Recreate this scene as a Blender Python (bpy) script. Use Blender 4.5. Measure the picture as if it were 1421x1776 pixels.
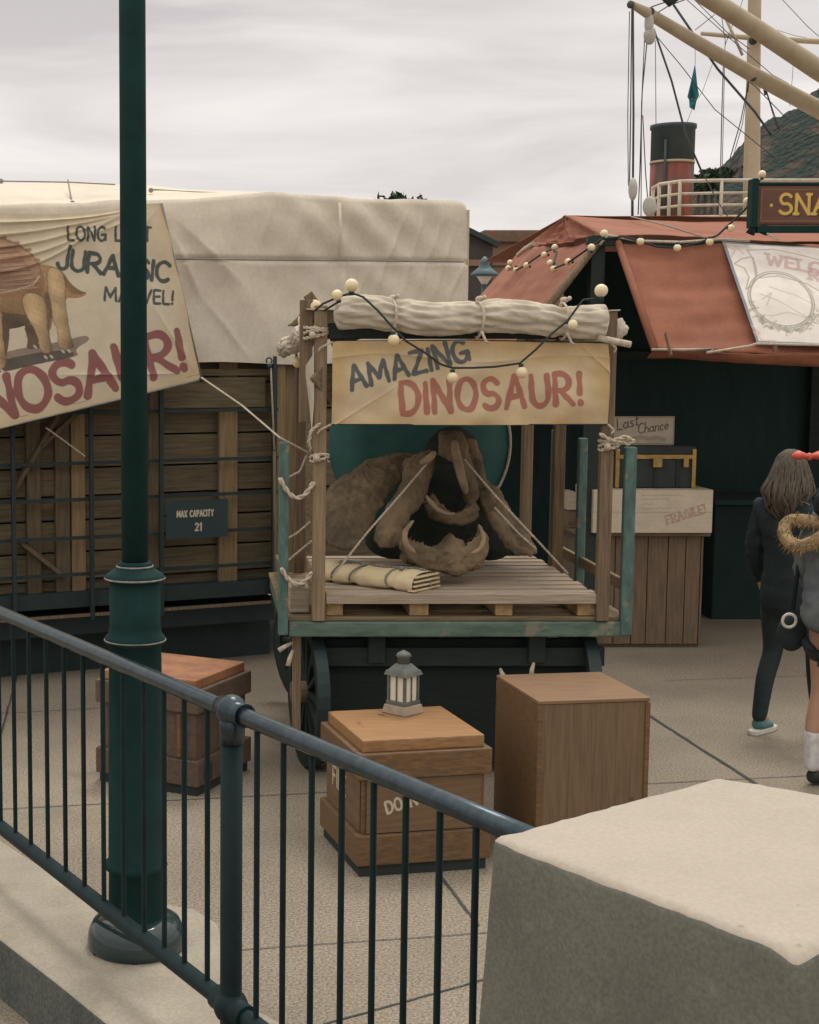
import bpy, bmesh, math, random
import numpy as np
from mathutils import Vector, Matrix, noise as mnoise
random.seed(7)
rng = np.random.default_rng(5)
for o in list(bpy.data.objects): bpy.data.objects.remove(o)
scene = bpy.context.scene
C = scene.collection

# ---------------------------------------------------------------- camera
F, HZ, CH, CX, CY = 2590.0, 615.0, 2.25, 345.0, 888.0
PITCH = math.atan((CY - HZ) / F)
cam_d = bpy.data.cameras.new('camera'); cam = bpy.data.objects.new('camera', cam_d); C.objects.link(cam)
cam.location = (0, 0, CH); cam.rotation_euler = (math.pi/2 - PITCH, 0, 0)
cam_d.sensor_fit = 'VERTICAL'; cam_d.sensor_height = 36; cam_d.sensor_width = 36
cam_d.lens = F / 1776 * 36
cam_d.shift_x = (710.5 - CX) / 1776
cam_d.clip_start = 0.05; cam_d.clip_end = 2000
scene.camera = cam

# ---------------------------------------------------------------- sky, sun, exposure
SUN_EL, SUN_AZ = math.radians(66), math.radians(-20)
w = bpy.data.worlds.new('World'); scene.world = w; w.use_nodes = True
nt = w.node_tree; N = nt.nodes; L = nt.links; N.clear()
out = N.new('ShaderNodeOutputWorld'); bg = N.new('ShaderNodeBackground'); bg.inputs['Strength'].default_value = 0.1
sky = N.new('ShaderNodeTexSky'); sky.sky_type = 'NISHITA'; sky.sun_disc = False
sky.sun_elevation = SUN_EL; sky.sun_rotation = SUN_AZ
tc = N.new('ShaderNodeTexCoord')
mp = N.new('ShaderNodeMapping'); mp.inputs['Scale'].default_value = (1.0, 1.0, 7.0)
L.new(tc.outputs['Generated'], mp.inputs['Vector'])
n1 = N.new('ShaderNodeTexNoise'); n1.inputs['Scale'].default_value = 3.0; n1.inputs['Detail'].default_value = 6; n1.inputs['Roughness'].default_value = .52
n1.inputs['Distortion'].default_value = .5
L.new(mp.outputs[0], n1.inputs['Vector'])
cr = N.new('ShaderNodeValToRGB')
cr.color_ramp.elements[0].position = .36; cr.color_ramp.elements[0].color = (.74, .69, .67, 1)
cr.color_ramp.elements[1].position = .63; cr.color_ramp.elements[1].color = (1.0, .94, .90, 1)
L.new(n1.outputs['Fac'], cr.inputs[0])
sx = N.new('ShaderNodeSeparateXYZ'); L.new(tc.outputs['Generated'], sx.inputs[0])
el = N.new('ShaderNodeMapRange'); el.inputs['From Min'].default_value = .22; el.inputs['From Max'].default_value = .85
el.inputs['To Min'].default_value = 9.6; el.inputs['To Max'].default_value = 22.0
L.new(sx.outputs['Z'], el.inputs['Value'])
# low band near the horizon a little brighter, then slightly darker cloud above it
lo = N.new('ShaderNodeMapRange'); lo.interpolation_type = 'SMOOTHSTEP'
lo.inputs['From Min'].default_value = .11; lo.inputs['From Max'].default_value = .25
lo.inputs['To Min'].default_value = 1.0; lo.inputs['To Max'].default_value = .84
L.new(sx.outputs['Z'], lo.inputs['Value'])
mu = N.new('ShaderNodeMath'); mu.operation = 'MULTIPLY'; L.new(el.outputs[0], mu.inputs[0]); L.new(lo.outputs[0], mu.inputs[1])
bk = N.new('ShaderNodeMapRange'); bk.inputs['From Min'].default_value = -.8; bk.inputs['From Max'].default_value = .5; bk.inputs['To Min'].default_value = .92; bk.inputs['To Max'].default_value = 1.0
L.new(sx.outputs['Y'], bk.inputs['Value'])
mu2 = N.new('ShaderNodeMath'); mu2.operation = 'MULTIPLY'; L.new(mu.outputs[0], mu2.inputs[0]); L.new(bk.outputs[0], mu2.inputs[1])
vm = N.new('ShaderNodeVectorMath'); vm.operation = 'SCALE'; L.new(cr.outputs[0], vm.inputs[0]); L.new(mu2.outputs[0], vm.inputs['Scale'])
tz = N.new('ShaderNodeMapRange'); tz.inputs['From Min'].default_value = .24; tz.inputs['From Max'].default_value = .5; L.new(sx.outputs['Z'], tz.inputs['Value'])
tint = N.new('ShaderNodeMix'); tint.data_type = 'RGBA'; tint.blend_type = 'MULTIPLY'; L.new(tz.outputs[0], tint.inputs['Factor']); L.new(vm.outputs[0], tint.inputs['A']); tint.inputs['B'].default_value = (.97, 1.0, .955, 1)
mx = N.new('ShaderNodeMix'); mx.data_type = 'RGBA'; mx.inputs['Factor'].default_value = .95
L.new(sky.outputs[0], mx.inputs['A']); L.new(tint.outputs['Result'], mx.inputs['B'])
L.new(mx.outputs['Result'], bg.inputs['Color']); L.new(bg.outputs[0], out.inputs[0])
sd = bpy.data.lights.new('sun', 'SUN'); sd.energy = 1.25; sd.angle = math.radians(16); sd.color = (1, .96, .88)
so = bpy.data.objects.new('sun', sd); C.objects.link(so)
so.rotation_euler = (-(math.pi/2 - SUN_EL), 0, math.radians(-20))
scene.view_settings.view_transform = 'Standard'; scene.view_settings.look = 'None'
scene.view_settings.exposure = 0.05; scene.view_settings.gamma = 1

# ---------------------------------------------------------------- helpers
def ray(px, py):
    x = (px - CX)/F; y = -(py - CY)/F
    return Vector((x, math.cos(PITCH)+y*math.sin(PITCH), -math.sin(PITCH)+y*math.cos(PITCH)))
def at(px, py, Y):
    r = ray(px, py); s = Y/r.y; return Vector((r.x*s, Y, CH+r.z*s))
def atz(px, py, z):
    r = ray(px, py); s = (z-CH)/r.z; return Vector((r.x*s, r.y*s, z))
def atplane(px, py, p, n):
    r = ray(px, py); o = Vector((0, 0, CH)); s = (Vector(p)-o).dot(n)/r.dot(n); return o+r*s
V = Vector

def mat(name, col, col2=None, rough=.8, scale=8, stretch=(1,1,1), bump=.3, bscale=None, bdist=.004, metal=0, detail=6, lo=.35, hi=.65, speck=None, emit=None, spots=None):
    m = bpy.data.materials.new(name); m.use_nodes = True
    nt = m.node_tree; N = nt.nodes; L = nt.links
    b = N['Principled BSDF']; b.inputs['Roughness'].default_value = rough; b.inputs['Metallic'].default_value = metal
    tc = N.new('ShaderNodeTexCoord'); mp = N.new('ShaderNodeMapping'); mp.inputs['Scale'].default_value = stretch
    L.new(tc.outputs['Object'], mp.inputs[0])
    n = N.new('ShaderNodeTexNoise'); n.inputs['Scale'].default_value = scale; n.inputs['Detail'].default_value = detail; n.inputs['Roughness'].default_value = .62
    L.new(mp.outputs[0], n.inputs['Vector'])
    if col2 is None: col2 = tuple(c*.72 for c in col)
    r = N.new('ShaderNodeValToRGB'); r.color_ramp.elements[0].position = lo; r.color_ramp.elements[1].position = hi
    r.color_ramp.elements[0].color = (*col2, 1); r.color_ramp.elements[1].color = (*col, 1)
    L.new(n.outputs['Fac'], r.inputs[0]); c = r.outputs[0]
    if speck:
        sc, lo_, amt, dark = speck
        n2 = N.new('ShaderNodeTexNoise'); n2.inputs['Scale'].default_value = sc; n2.inputs['Detail'].default_value = 3
        L.new(tc.outputs['Object'], n2.inputs['Vector'])
        r2 = N.new('ShaderNodeValToRGB'); r2.color_ramp.elements[0].position = .36; r2.color_ramp.elements[1].position = .64
        r2.color_ramp.elements[0].color = (dark, dark, dark, 1); r2.color_ramp.elements[1].color = (lo_, lo_, lo_, 1)
        L.new(n2.outputs['Fac'], r2.inputs[0])
        mm = N.new('ShaderNodeMix'); mm.data_type = 'RGBA'; mm.blend_type = 'MULTIPLY'; mm.inputs['Factor'].default_value = amt
        L.new(c, mm.inputs['A']); L.new(r2.outputs[0], mm.inputs['B']); c = mm.outputs['Result']
    if spots:
        sc, th, scol = spots
        n3 = N.new('ShaderNodeTexNoise'); n3.inputs['Scale'].default_value = sc; n3.inputs['Detail'].default_value = 5
        L.new(tc.outputs['Object'], n3.inputs['Vector'])
        r3 = N.new('ShaderNodeValToRGB'); r3.color_ramp.elements[0].position = th; r3.color_ramp.elements[1].position = th+.06
        r3.color_ramp.elements[0].color = (0,0,0,1); r3.color_ramp.elements[1].color = (1,1,1,1)
        L.new(n3.outputs['Fac'], r3.inputs[0])
        mm = N.new('ShaderNodeMix'); mm.data_type = 'RGBA'
        L.new(r3.outputs[0], mm.inputs['Factor']); L.new(c, mm.inputs['A']); mm.inputs['B'].default_value = (*scol, 1); c = mm.outputs['Result']
    L.new(c, b.inputs['Base Color'])
    if bump:
        bn = N.new('ShaderNodeTexNoise'); bn.inputs['Scale'].default_value = bscale or scale*4; bn.inputs['Detail'].default_value = 5
        L.new(mp.outputs[0], bn.inputs['Vector'])
        bp = N.new('ShaderNodeBump'); bp.inputs['Strength'].default_value = bump; bp.inputs['Distance'].default_value = bdist
        L.new(bn.outputs['Fac'], bp.inputs['Height']); L.new(bp.outputs[0], b.inputs['Normal'])
    if emit:
        b.inputs['Emission Color'].default_value = (*emit[:3], 1); b.inputs['Emission Strength'].default_value = emit[3]
    return m
def paintmat(name, rough=.85, bump=.3, bscale=60, mott=.14):
    m = bpy.data.materials.new(name); m.use_nodes = True
    nt = m.node_tree; N = nt.nodes; L = nt.links; b = N['Principled BSDF']; b.inputs['Roughness'].default_value = rough
    a = N.new('ShaderNodeAttribute'); a.attribute_name = 'paint'
    tc = N.new('ShaderNodeTexCoord'); n = N.new('ShaderNodeTexNoise'); n.inputs['Scale'].default_value = 7; n.inputs['Detail'].default_value = 8; n.inputs['Roughness'].default_value = .7
    L.new(tc.outputs['Object'], n.inputs['Vector'])
    mr = N.new('ShaderNodeMapRange'); mr.inputs['From Min'].default_value = .3; mr.inputs['From Max'].default_value = .7
    mr.inputs['To Min'].default_value = 1-mott; mr.inputs['To Max'].default_value = 1+mott*.3; L.new(n.outputs['Fac'], mr.inputs['Value'])
    s = N.new('ShaderNodeVectorMath'); s.operation = 'SCALE'; L.new(a.outputs['Color'], s.inputs[0]); L.new(mr.outputs[0], s.inputs['Scale'])
    L.new(s.outputs[0], b.inputs['Base Color'])
    bn = N.new('ShaderNodeTexNoise'); bn.inputs['Scale'].default_value = bscale; bn.inputs['Detail'].default_value = 4; L.new(tc.outputs['Object'], bn.inputs['Vector'])
    bp = N.new('ShaderNodeBump'); bp.inputs['Strength'].default_value = bump; bp.inputs['Distance'].default_value = .004
    L.new(bn.outputs['Fac'], bp.inputs['Height']); L.new(bp.outputs[0], b.inputs['Normal'])
    return m

def tag(o, label=None, cat=None, group=None, kind=None):
    if label: o['label'] = label
    if cat: o['category'] = cat
    if group: o['group'] = group
    if kind: o['kind'] = kind
    return o
def empty(name, loc, label, cat, group=None):
    o = bpy.data.objects.new(name, None); C.objects.link(o); o.location = loc; o.empty_display_size = .1
    return tag(o, label, cat, group)

class MB:
    """collects shapes in world coordinates and links them as one mesh object"""
    def __init__(s): s.v = []; s.f = []; s.sm = []
    def add(s, vs, fs, smooth=False):
        n = len(s.v); s.v += [tuple(v) for v in vs]
        for f in fs: s.f.append(tuple(i+n for i in f)); s.sm.append(smooth)
        return s
    def hexa(s, b, t):   # bottom 4 (ccw), top 4
        return s.add(list(b)+list(t), [(3,2,1,0),(4,5,6,7),(0,1,5,4),(1,2,6,5),(2,3,7,6),(3,0,4,7)])
    def box(s, x0, x1, y0, y1, z0, z1):
        b = [(x0,y0,z0),(x1,y0,z0),(x1,y1,z0),(x0,y1,z0)]; t = [(x0,y0,z1),(x1,y0,z1),(x1,y1,z1),(x0,y1,z1)]
        return s.hexa(b, t)
    def rbox(s, c, ux, uy, sx, sy, z0, z1, tx=0, ty=0):   # box on horizontal axes ux, uy ; tx,ty = shrink at top
        c = V(c); ux = V(ux); uy = V(uy)
        def q(a, b, z): p = c+ux*a+uy*b; return (p.x, p.y, z)
        b = [q(-sx/2,-sy/2,z0), q(sx/2,-sy/2,z0), q(sx/2,sy/2,z0), q(-sx/2,sy/2,z0)]
        t = [q(-sx/2+tx,-sy/2+ty,z1), q(sx/2-tx,-sy/2+ty,z1), q(sx/2-tx,sy/2-ty,z1), q(-sx/2+tx,sy/2-ty,z1)]
        return s.hexa(b, t)
    def bar(s, p, q, w, h, up=(0,0,1)):
        p = V(p); q = V(q); d = (q-p).normalized(); u = V(up)
        if abs(d.dot(u)) > .97: u = V((0,1,0))
        a = d.cross(u).normalized(); b = a.cross(d).normalized()
        def ring(c): return [c-a*w/2-b*h/2, c+a*w/2-b*h/2, c+a*w/2+b*h/2, c-a*w/2+b*h/2]
        r0 = ring(p); r1 = ring(q)
        return s.add(r0+r1, [(3,2,1,0),(4,5,6,7),(0,1,5,4),(1,2,6,5),(2,3,7,6),(3,0,4,7)])
    def tube(s, pts, r, n=8, cap=True, flat=1.0):
        pts = [V(p) for p in pts]; m = len(pts); rs = r if hasattr(r, '__len__') else [r]*m
        vs = []; fs = []; prev = None
        for i, p in enumerate(pts):
            d = (pts[min(i+1, m-1)]-pts[max(i-1, 0)]).normalized()
            if prev is None:
                u = V((0,0,1)) if abs(d.z) < .9 else V((0,1,0))
                a = d.cross(u).normalized()
            else:
                a = (prev-d*prev.dot(d)).normalized()
            b = d.cross(a); prev = a
            for k in range(n):
                t = 2*math.pi*k/n; vs.append(p+(a*math.cos(t)+b*math.sin(t)*flat)*rs[i])
        for i in range(m-1):
            for k in range(n):
                k2 = (k+1) % n; fs.append((i*n+k, i*n+k2, (i+1)*n+k2, (i+1)*n+k))
        s.add(vs, fs, True)
        if cap:
            s.add(vs[:n], [tuple(range(n-1, -1, -1))]); s.add(vs[-n:], [tuple(range(n))])
        return s
    def lathe(s, c, prof, n=24, axis='z'):    # prof [(r,h)]
        c = V(c); vs = []; fs = []
        for r, h in prof:
            for k in range(n):
                t = 2*math.pi*k/n; x, y = r*math.cos(t), r*math.sin(t)
                if axis == 'z': vs.append(c+V((x, y, h)))
                elif axis == 'x': vs.append(c+V((h, x, y)))
                else: vs.append(c+V((x, h, y)))
        m = len(prof)
        for i in range(m-1):
            for k in range(n):
                k2 = (k+1) % n; fs.append((i*n+k, i*n+k2, (i+1)*n+k2, (i+1)*n+k))
        s.add(vs, fs, True); s.add(vs[:n], [tuple(range(n-1, -1, -1))]); s.add(vs[-n:], [tuple(range(n))])
        return s
    def ball(s, c, r, n=14, m=9, sc=(1,1,1)):
        c = V(c); vs = []; fs = []
        for i in range(m+1):
            th = math.pi*i/m
            for k in range(n):
                t = 2*math.pi*k/n
                vs.append(c+V((math.sin(th)*math.cos(t)*r*sc[0], math.sin(th)*math.sin(t)*r*sc[1], math.cos(th)*r*sc[2])))
        for i in range(m):
            for k in range(n):
                k2 = (k+1) % n; fs.append((i*n+k, (i+1)*n+k, (i+1)*n+k2, i*n+k2))
        return s.add(vs, fs, True)
    def build(s, name, m, parent=None, bev=0, label=None, cat=None, group=None, kind=None, loc=None, rot=None):
        me = bpy.data.meshes.new(name)
        off = V((0,0,0))
        if parent is not None: off = wloc(parent)
        elif loc is not None: off = V(loc)
        me.from_pydata([(v[0]-off.x, v[1]-off.y, v[2]-off.z) for v in s.v], [], s.f)
        me.polygons.foreach_set('use_smooth', s.sm); me.update()
        bm = bmesh.new(); bm.from_mesh(me); bmesh.ops.remove_doubles(bm, verts=bm.verts, dist=1e-5); bmesh.ops.recalc_face_normals(bm, faces=bm.faces); bm.to_mesh(me); bm.free()
        me.materials.append(m)
        o = bpy.data.objects.new(name, me); C.objects.link(o)
        if parent is not None: o.parent = parent
        elif loc is not None: o.location = loc
        if bev:
            b = o.modifiers.new('bevel', 'BEVEL'); b.width = bev; b.segments = 2; b.limit_method = 'ANGLE'; b.angle_limit = math.radians(40)
        return tag(o, label, cat, group, kind)
def wloc(o):
    l = V(o.location); p = o.parent
    while p: l = l+V(p.location); p = p.parent
    return l
def kids(o): return [c for c in C.objects if c.parent == o]
def copy_tree(o, parent=None):
    c = o.copy(); C.objects.link(c)
    if parent: c.parent = parent
    for ch in kids(o): copy_tree(ch, c)
    return c
def grid(name, fn, nu, nv, m, parent=None, col=None, smooth=True, solid=0, **tg):
    """fn(U,V)->(X,Y,Z) numpy arrays over unit square, world coordinates; col(U,V)->(n,3)"""
    U, W = np.meshgrid(np.linspace(0,1,nu+1), np.linspace(0,1,nv+1)); U = U.ravel(); W = W.ravel()
    X, Y, Z = fn(U, W); off = wloc(parent) if parent is not None else V((0,0,0))
    co = np.stack([X-off.x, Y-off.y, Z-off.z], 1).astype(np.float32)
    i = np.arange(nu*nv); r = i//nu; c = i % nu; a = r*(nu+1)+c
    fs = np.stack([a, a+1, a+nu+2, a+nu+1], 1).astype(np.int32)
    me = bpy.data.meshes.new(name); me.vertices.add(len(co)); me.vertices.foreach_set('co', co.ravel())
    me.loops.add(fs.size); me.loops.foreach_set('vertex_index', fs.ravel())
    me.polygons.add(len(fs)); me.polygons.foreach_set('loop_start', np.arange(len(fs), dtype=np.int32)*4)
    me.update(calc_edges=True); me.validate()
    me.polygons.foreach_set('use_smooth', np.full(len(me.polygons), smooth))
    if col is not None:
        k = col(U, W); at_ = me.color_attributes.new('paint', 'FLOAT_COLOR', 'POINT')
        at_.data.foreach_set('color', np.concatenate([k, np.ones((len(k),1))], 1).astype(np.float32).ravel())
    me.materials.append(m)
    o = bpy.data.objects.new(name, me); C.objects.link(o)
    if parent is not None: o.parent = parent
    if solid:
        sm = o.modifiers.new('solid', 'SOLIDIFY'); sm.thickness = solid; sm.offset = 0
    return tag(o, **tg)

# painted lettering: brush strokes measured as distances on the sheet
def arc(cx, cy, rx, ry, a0, a1, n=14): return [(cx+rx*math.cos(math.radians(a0+(a1-a0)*i/n)), cy+ry*math.sin(math.radians(a0+(a1-a0)*i/n))) for i in range(n+1)]
GL = {
 'A': (.72, [[(0,0),(.36,1),(.72,0)], [(.14,.33),(.6,.36)]]),
 'B': (.6, [[(0,0),(0,1)], [(0,1)]+arc(.25,.76,.3,.24,90,-90)+[(0,.52)], [(0,.52)]+arc(.28,.26,.32,.26,90,-90)+[(0,0)]]),
 'C': (.62, [arc(.36,.5,.36,.5,48,312)]),
 'D': (.64, [[(0,0),(0,1)], [(0,1),(.2,1)]+arc(.2,.5,.44,.5,90,-90)+[(0,0)]]),
 'E': (.5, [[(.5,1),(0,1),(0,0),(.5,0)], [(0,.52),(.42,.52)]]),
 'F': (.5, [[(.5,1),(0,1),(0,0)], [(0,.52),(.4,.52)]]),
 'G': (.66, [arc(.36,.5,.36,.5,50,345), [(.36,.42),(.7,.42),(.68,.05)]]),
 'H': (.6, [[(0,0),(0,1)], [(.6,0),(.6,1)], [(0,.5),(.6,.5)]]),
 'I': (.04, [[(.02,0),(.02,1)]]),
 'J': (.5, [[(.5,1),(.46,.3)]+arc(.23,.25,.23,.25,0,-170)]),
 'K': (.6, [[(0,0),(0,1)], [(.58,1),(.02,.42)], [(.2,.58),(.6,0)]]),
 'L': (.46, [[(0,1),(0,0),(.48,0)]]),
 'M': (.86, [[(0,0),(.06,1),(.42,.25),(.78,1),(.86,0)]]),
 'N': (.62, [[(0,0),(0,1),(.62,0),(.62,1)]]),
 'O': (.72, [arc(.36,.5,.36,.5,0,360,24)]),
 'P': (.56, [[(0,0),(0,1)], [(0,1)]+arc(.25,.72,.31,.28,90,-90)+[(0,.44)]]),
 'R': (.62, [[(0,0),(0,1)], [(0,1)]+arc(.24,.73,.32,.27,90,-90)+[(0,.46)], [(.2,.46),(.64,0)]]),
 'S': (.56, [arc(.29,.74,.27,.26,30,250,12)+arc(.27,.26,.3,.26,75,-150,12)]),
 'T': (.66, [[(0,1),(.66,1)], [(.33,1),(.33,0)]]),
 'U': (.62, [[(0,1)]+arc(.31,.32,.31,.32,180,360)+[(.62,1)]]),
 'V': (.68, [[(0,1),(.34,0),(.68,1)]]),
 'W': (.95, [[(0,1),(.24,0),(.47,.8),(.7,0),(.95,1)]]),
 'X': (.62, [[(0,0),(.62,1)], [(0,1),(.62,0)]]),
 'Y': (.62, [[(0,1),(.31,.5),(.62,1)], [(.31,.5),(.31,0)]]),
 'Z': (.6, [[(0,1),(.6,1),(0,0),(.62,0)]]),
 '!': (.06, [[(.06,1),(.04,.34)], [(.03,.06),(.035,.02)]]),
 '1': (.2, [[(0,.8),(.14,1),(.14,0)]]), '2': (.5, [arc(.25,.74,.25,.26,160,-30,10)+[(0,0),(.52,0)]]),
 'a': (.5, [arc(.22,.25,.22,.25,40,400), [(.46,.5),(.44,.1),(.56,0)]]), 's': (.36, [arc(.18,.38,.15,.13,40,230,8)+arc(.17,.13,.16,.14,60,-140,8)]),
 't': (.3, [[(.14,.9),(.12,.05),(.28,0)], [(0,.55),(.3,.6)]]), 'h': (.42, [[(0,1),(0,0)], [(0,.3)]+arc(.2,.3,.2,.2,170,0)+[(.42,0)]]),
 'n': (.42, [[(0,.5),(0,0)], [(0,.3)]+arc(.2,.3,.2,.2,170,0)+[(.42,0)]]), 'c': (.38, [arc(.2,.25,.2,.25,50,310)]),
 'e': (.42, [[(0,.25),(.4,.28)]+arc(.2,.27,.2,.25,5,310)]), '.': (.05, [[(0,.5),(.01,.5)]]), ' ': (.35, []),
}
SERIF = True
def seg_dist(P, a, b):
    a = np.array(a); b = np.array(b); d = b-a; q = P-a; t = np.clip((q@d)/max(d@d, 1e-12), 0, 1)
    return np.hypot(*(q-t[:, None]*d).T), t
def strokes(P, cols, lines, wd, col, soft, alpha=.92, rag=0):
    if not lines: return
    allp = np.array([p for l in lines for p in l]); lo = allp.min(0)-wd*1.5-soft; hi = allp.max(0)+wd*1.5+soft
    idx = np.where((P[:,0] > lo[0]) & (P[:,0] < hi[0]) & (P[:,1] > lo[1]) & (P[:,1] < hi[1]))[0]
    if not len(idx): return
    Q = P[idx]; D = np.full(len(Q), 9.)
    for l in lines:
        for a, b in zip(l[:-1], l[1:]): D = np.minimum(D, seg_dist(Q, a, b)[0])
    if rag: D = D+rag*wd*(np.sin(Q[:,0]/wd*1.7+Q[:,1]/wd*1.1)*.5+np.sin(Q[:,1]/wd*2.4-Q[:,0]/wd*1.3)*.4)
    a = np.clip((wd/2-D)/soft+.5, 0, 1)*alpha
    cols[idx] = cols[idx]*(1-a[:,None])+np.array(col)*a[:,None]
def text(P, cols, s, x, y, h, wd, col, ang=0, gap=.2, slant=0, soft=.002, wid=1, rise=None, serif=0, alpha=.92, rag=.12):
    """returns x advance; text runs from (x,y) along ang; units = sheet metres"""
    ca, sa = math.cos(math.radians(ang)), math.sin(math.radians(ang)); cx = 0
    for i, ch in enumerate(s):
        wch, ls = GL[ch]; hh = h*(rise[i] if rise else 1)
        def tr(p):
            u = cx+p[0]*h*wid+slant*p[1]*hh; v = p[1]*hh; return (x+u*ca-v*sa, y+u*sa+v*ca)
        LL = [[tr(p) for p in l] for l in ls]
        if serif:
            for l in ls:
                for e in (l[0], l[-1]):
                    if e[1] in (0, 1, 0., 1.): LL.append([tr((e[0]-serif, e[1])), tr((e[0]+serif, e[1]))])
        strokes(P, cols, LL, wd, col, soft, alpha, rag)
        cx += (wch*wid+gap)*h
    return cx
def poly_fill(P, cols, poly, col, soft=.0, alpha=1.0, tex=None):
    poly = np.array(poly); lo = poly.min(0); hi = poly.max(0)
    idx = np.where((P[:,0] > lo[0]) & (P[:,0] < hi[0]) & (P[:,1] > lo[1]) & (P[:,1] < hi[1]))[0]
    if not len(idx): return
    x, y = P[idx].T; ins = np.zeros(len(idx), bool); n = len(poly)
    for i in range(n):
        x0, y0 = poly[i]; x1, y1 = poly[(i+1) % n]
        c = ((y0 > y) != (y1 > y)) & (x < (x1-x0)*(y-y0)/((y1-y0) if y1 != y0 else 1e-9)+x0); ins ^= c
    j = idx[ins]; cc = np.array(col)[None, :]*np.ones((len(j), 1))
    if tex is not None: cc = cc*tex(P[j])[:, None]
    cols[j] = cols[j]*(1-alpha)+cc*alpha
def smooth_poly(pts, k=3):
    pts = [tuple(p) for p in pts]
    for _ in range(k):
        q = []
        for i in range(len(pts)):
            a = pts[i]; b = pts[(i+1) % len(pts)]
            q += [(a[0]*.75+b[0]*.25, a[1]*.75+b[1]*.25), (a[0]*.25+b[0]*.75, a[1]*.25+b[1]*.75)]
        pts = q
    return pts
def vnoise(x, y, s=0):
    r = np.zeros_like(x, dtype=float); r2 = np.random.default_rng(100+s)
    for k in range(9):
        fx, fy, ph = r2.normal(0, 1), r2.normal(0, 1), r2.uniform(0, 6.28); m = 1+k*.7
        r += np.sin((x*fx+y*fy)*m+ph)/m
    return r/2.2

def sag(p, q, d, n=16):
    p = V(p); q = V(q); return [p.lerp(q, i/n)-V((0,0,d*4*(i/n)*(1-i/n))) for i in range(n+1)]
def twist_rope(mb, pts, r, pitch=None):
    """two-strand laid rope"""
    pts = [V(p) for p in pts]; L_ = sum((b-a).length for a, b in zip(pts[:-1], pts[1:])); pitch = pitch or r*7
    n = max(12, int(L_/pitch*8)); n = min(n, 500)
    seg = [0]
    for a, b in zip(pts[:-1], pts[1:]): seg.append(seg[-1]+(b-a).length)
    def pos(s):
        for i in range(len(pts)-1):
            if s <= seg[i+1]+1e-9: return pts[i].lerp(pts[i+1], (s-seg[i])/max(seg[i+1]-seg[i], 1e-9)), (pts[i+1]-pts[i]).normalized()
        return pts[-1], (pts[-1]-pts[-2]).normalized()
    for st in (0, math.pi):
        out = []
        for i in range(n+1):
            s = L_*i/n; p, d = pos(s); u = V((0,0,1)) if abs(d.z) < .9 else V((0,1,0)); a = d.cross(u).normalized(); b = d.cross(a)
            t = st+s/pitch*2*math.pi; out.append(p+(a*math.cos(t)+b*math.sin(t))*r*.5)
        mb.tube(out, r*.58, 6)

# ---------------------------------------------------------------- materials
M = {}
M['ground'] = mat('pavement_aggregate', (.315,.262,.198), (.235,.195,.148), .9, .9, bump=.6, bscale=70, bdist=.005, speck=(92, 1.18, .95, .52), detail=9, spots=(1.7, .62, (.205,.175,.135)))
M['joint'] = mat('joint_filler', (.06,.06,.055), rough=.9)
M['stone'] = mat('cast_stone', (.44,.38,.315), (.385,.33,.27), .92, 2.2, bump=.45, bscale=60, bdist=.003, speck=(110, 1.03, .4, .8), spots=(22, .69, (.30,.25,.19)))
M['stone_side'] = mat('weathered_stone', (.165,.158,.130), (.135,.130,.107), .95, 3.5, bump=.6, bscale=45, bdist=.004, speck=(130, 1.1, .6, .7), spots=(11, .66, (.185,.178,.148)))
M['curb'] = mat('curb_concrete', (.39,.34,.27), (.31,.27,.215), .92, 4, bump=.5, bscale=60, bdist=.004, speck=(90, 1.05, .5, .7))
M['iron'] = mat('painted_iron', (.007,.022,.025), (.004,.015,.018), .6, 14, bump=.25, bscale=60, bdist=.001)
M['lampiron'] = mat('lamp_paint', (.008,.036,.034), (.005,.026,.025), .85, 10, bump=.2, bscale=50, bdist=.001)
M['gloss'] = mat('polished_cover', (.03,.05,.05), (.02,.04,.04), .08, 4, bump=.0)
M['railtop'] = mat('worn_rail_paint', (.06,.08,.095), (.036,.052,.065), .29, 26, bump=.3, bscale=60, bdist=.001, metal=.75, spots=(40,.68,(.02,.035,.045)))
M['tarp'] = mat('canvas', (.70,.615,.51), (.62,.545,.445), .95, 3.5, bump=.35, bscale=140, bdist=.003, speck=(40,1.03,.35,.8))
M['canvas2'] = mat('bleached_canvas', (.60,.53,.43), (.46,.40,.315), .95, 9, bump=.4, bscale=120, bdist=.003)
M['awn'] = mat('rust_canvas', (.315,.115,.066), (.25,.092,.055), .93, 3, bump=.3, bscale=140, bdist=.002, speck=(60,1.04,.4,.75))
M['rope'] = mat('pale_rope', (.62,.53,.42), (.42,.35,.27), .95, 60, bump=.5, bscale=200)
M['darkrope'] = mat('tarred_cord', (.025,.035,.035), rough=.8, scale=60)
M['wood_old'] = mat('weathered_plank', (.26,.185,.105), (.12,.088,.055), .85, 4, stretch=(1,16,16), bump=.6, bscale=20, bdist=.004)
M['wood_v'] = mat('weathered_post', (.23,.155,.09), (.11,.08,.05), .85, 4, stretch=(20,20,1), bump=.6, bscale=20, bdist=.004)
M['wood_post'] = mat('pale_post', (.34,.24,.145), (.19,.135,.085), .85, 4, stretch=(22,22,.8), bump=.6, bscale=20, bdist=.004)
M['wood_pallet'] = mat('pallet_plank', (.48,.385,.295), (.28,.21,.155), .88, 4, stretch=(.8,22,22), bump=.6, bscale=20, bdist=.003)
M['wood_warm'] = mat('varnished_crate', (.37,.20,.085), (.25,.125,.05), .6, 3, stretch=(1,26,26), bump=.35, bscale=25, bdist=.002, spots=(7, .66, (.085,.052,.03)))
M['wood_dim'] = mat('stained_crate', (.195,.105,.043), (.11,.06,.027), .6, 3, stretch=(1,26,26), bump=.35, bscale=25, bdist=.002, spots=(7, .66, (.085,.052,.03)))
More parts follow.
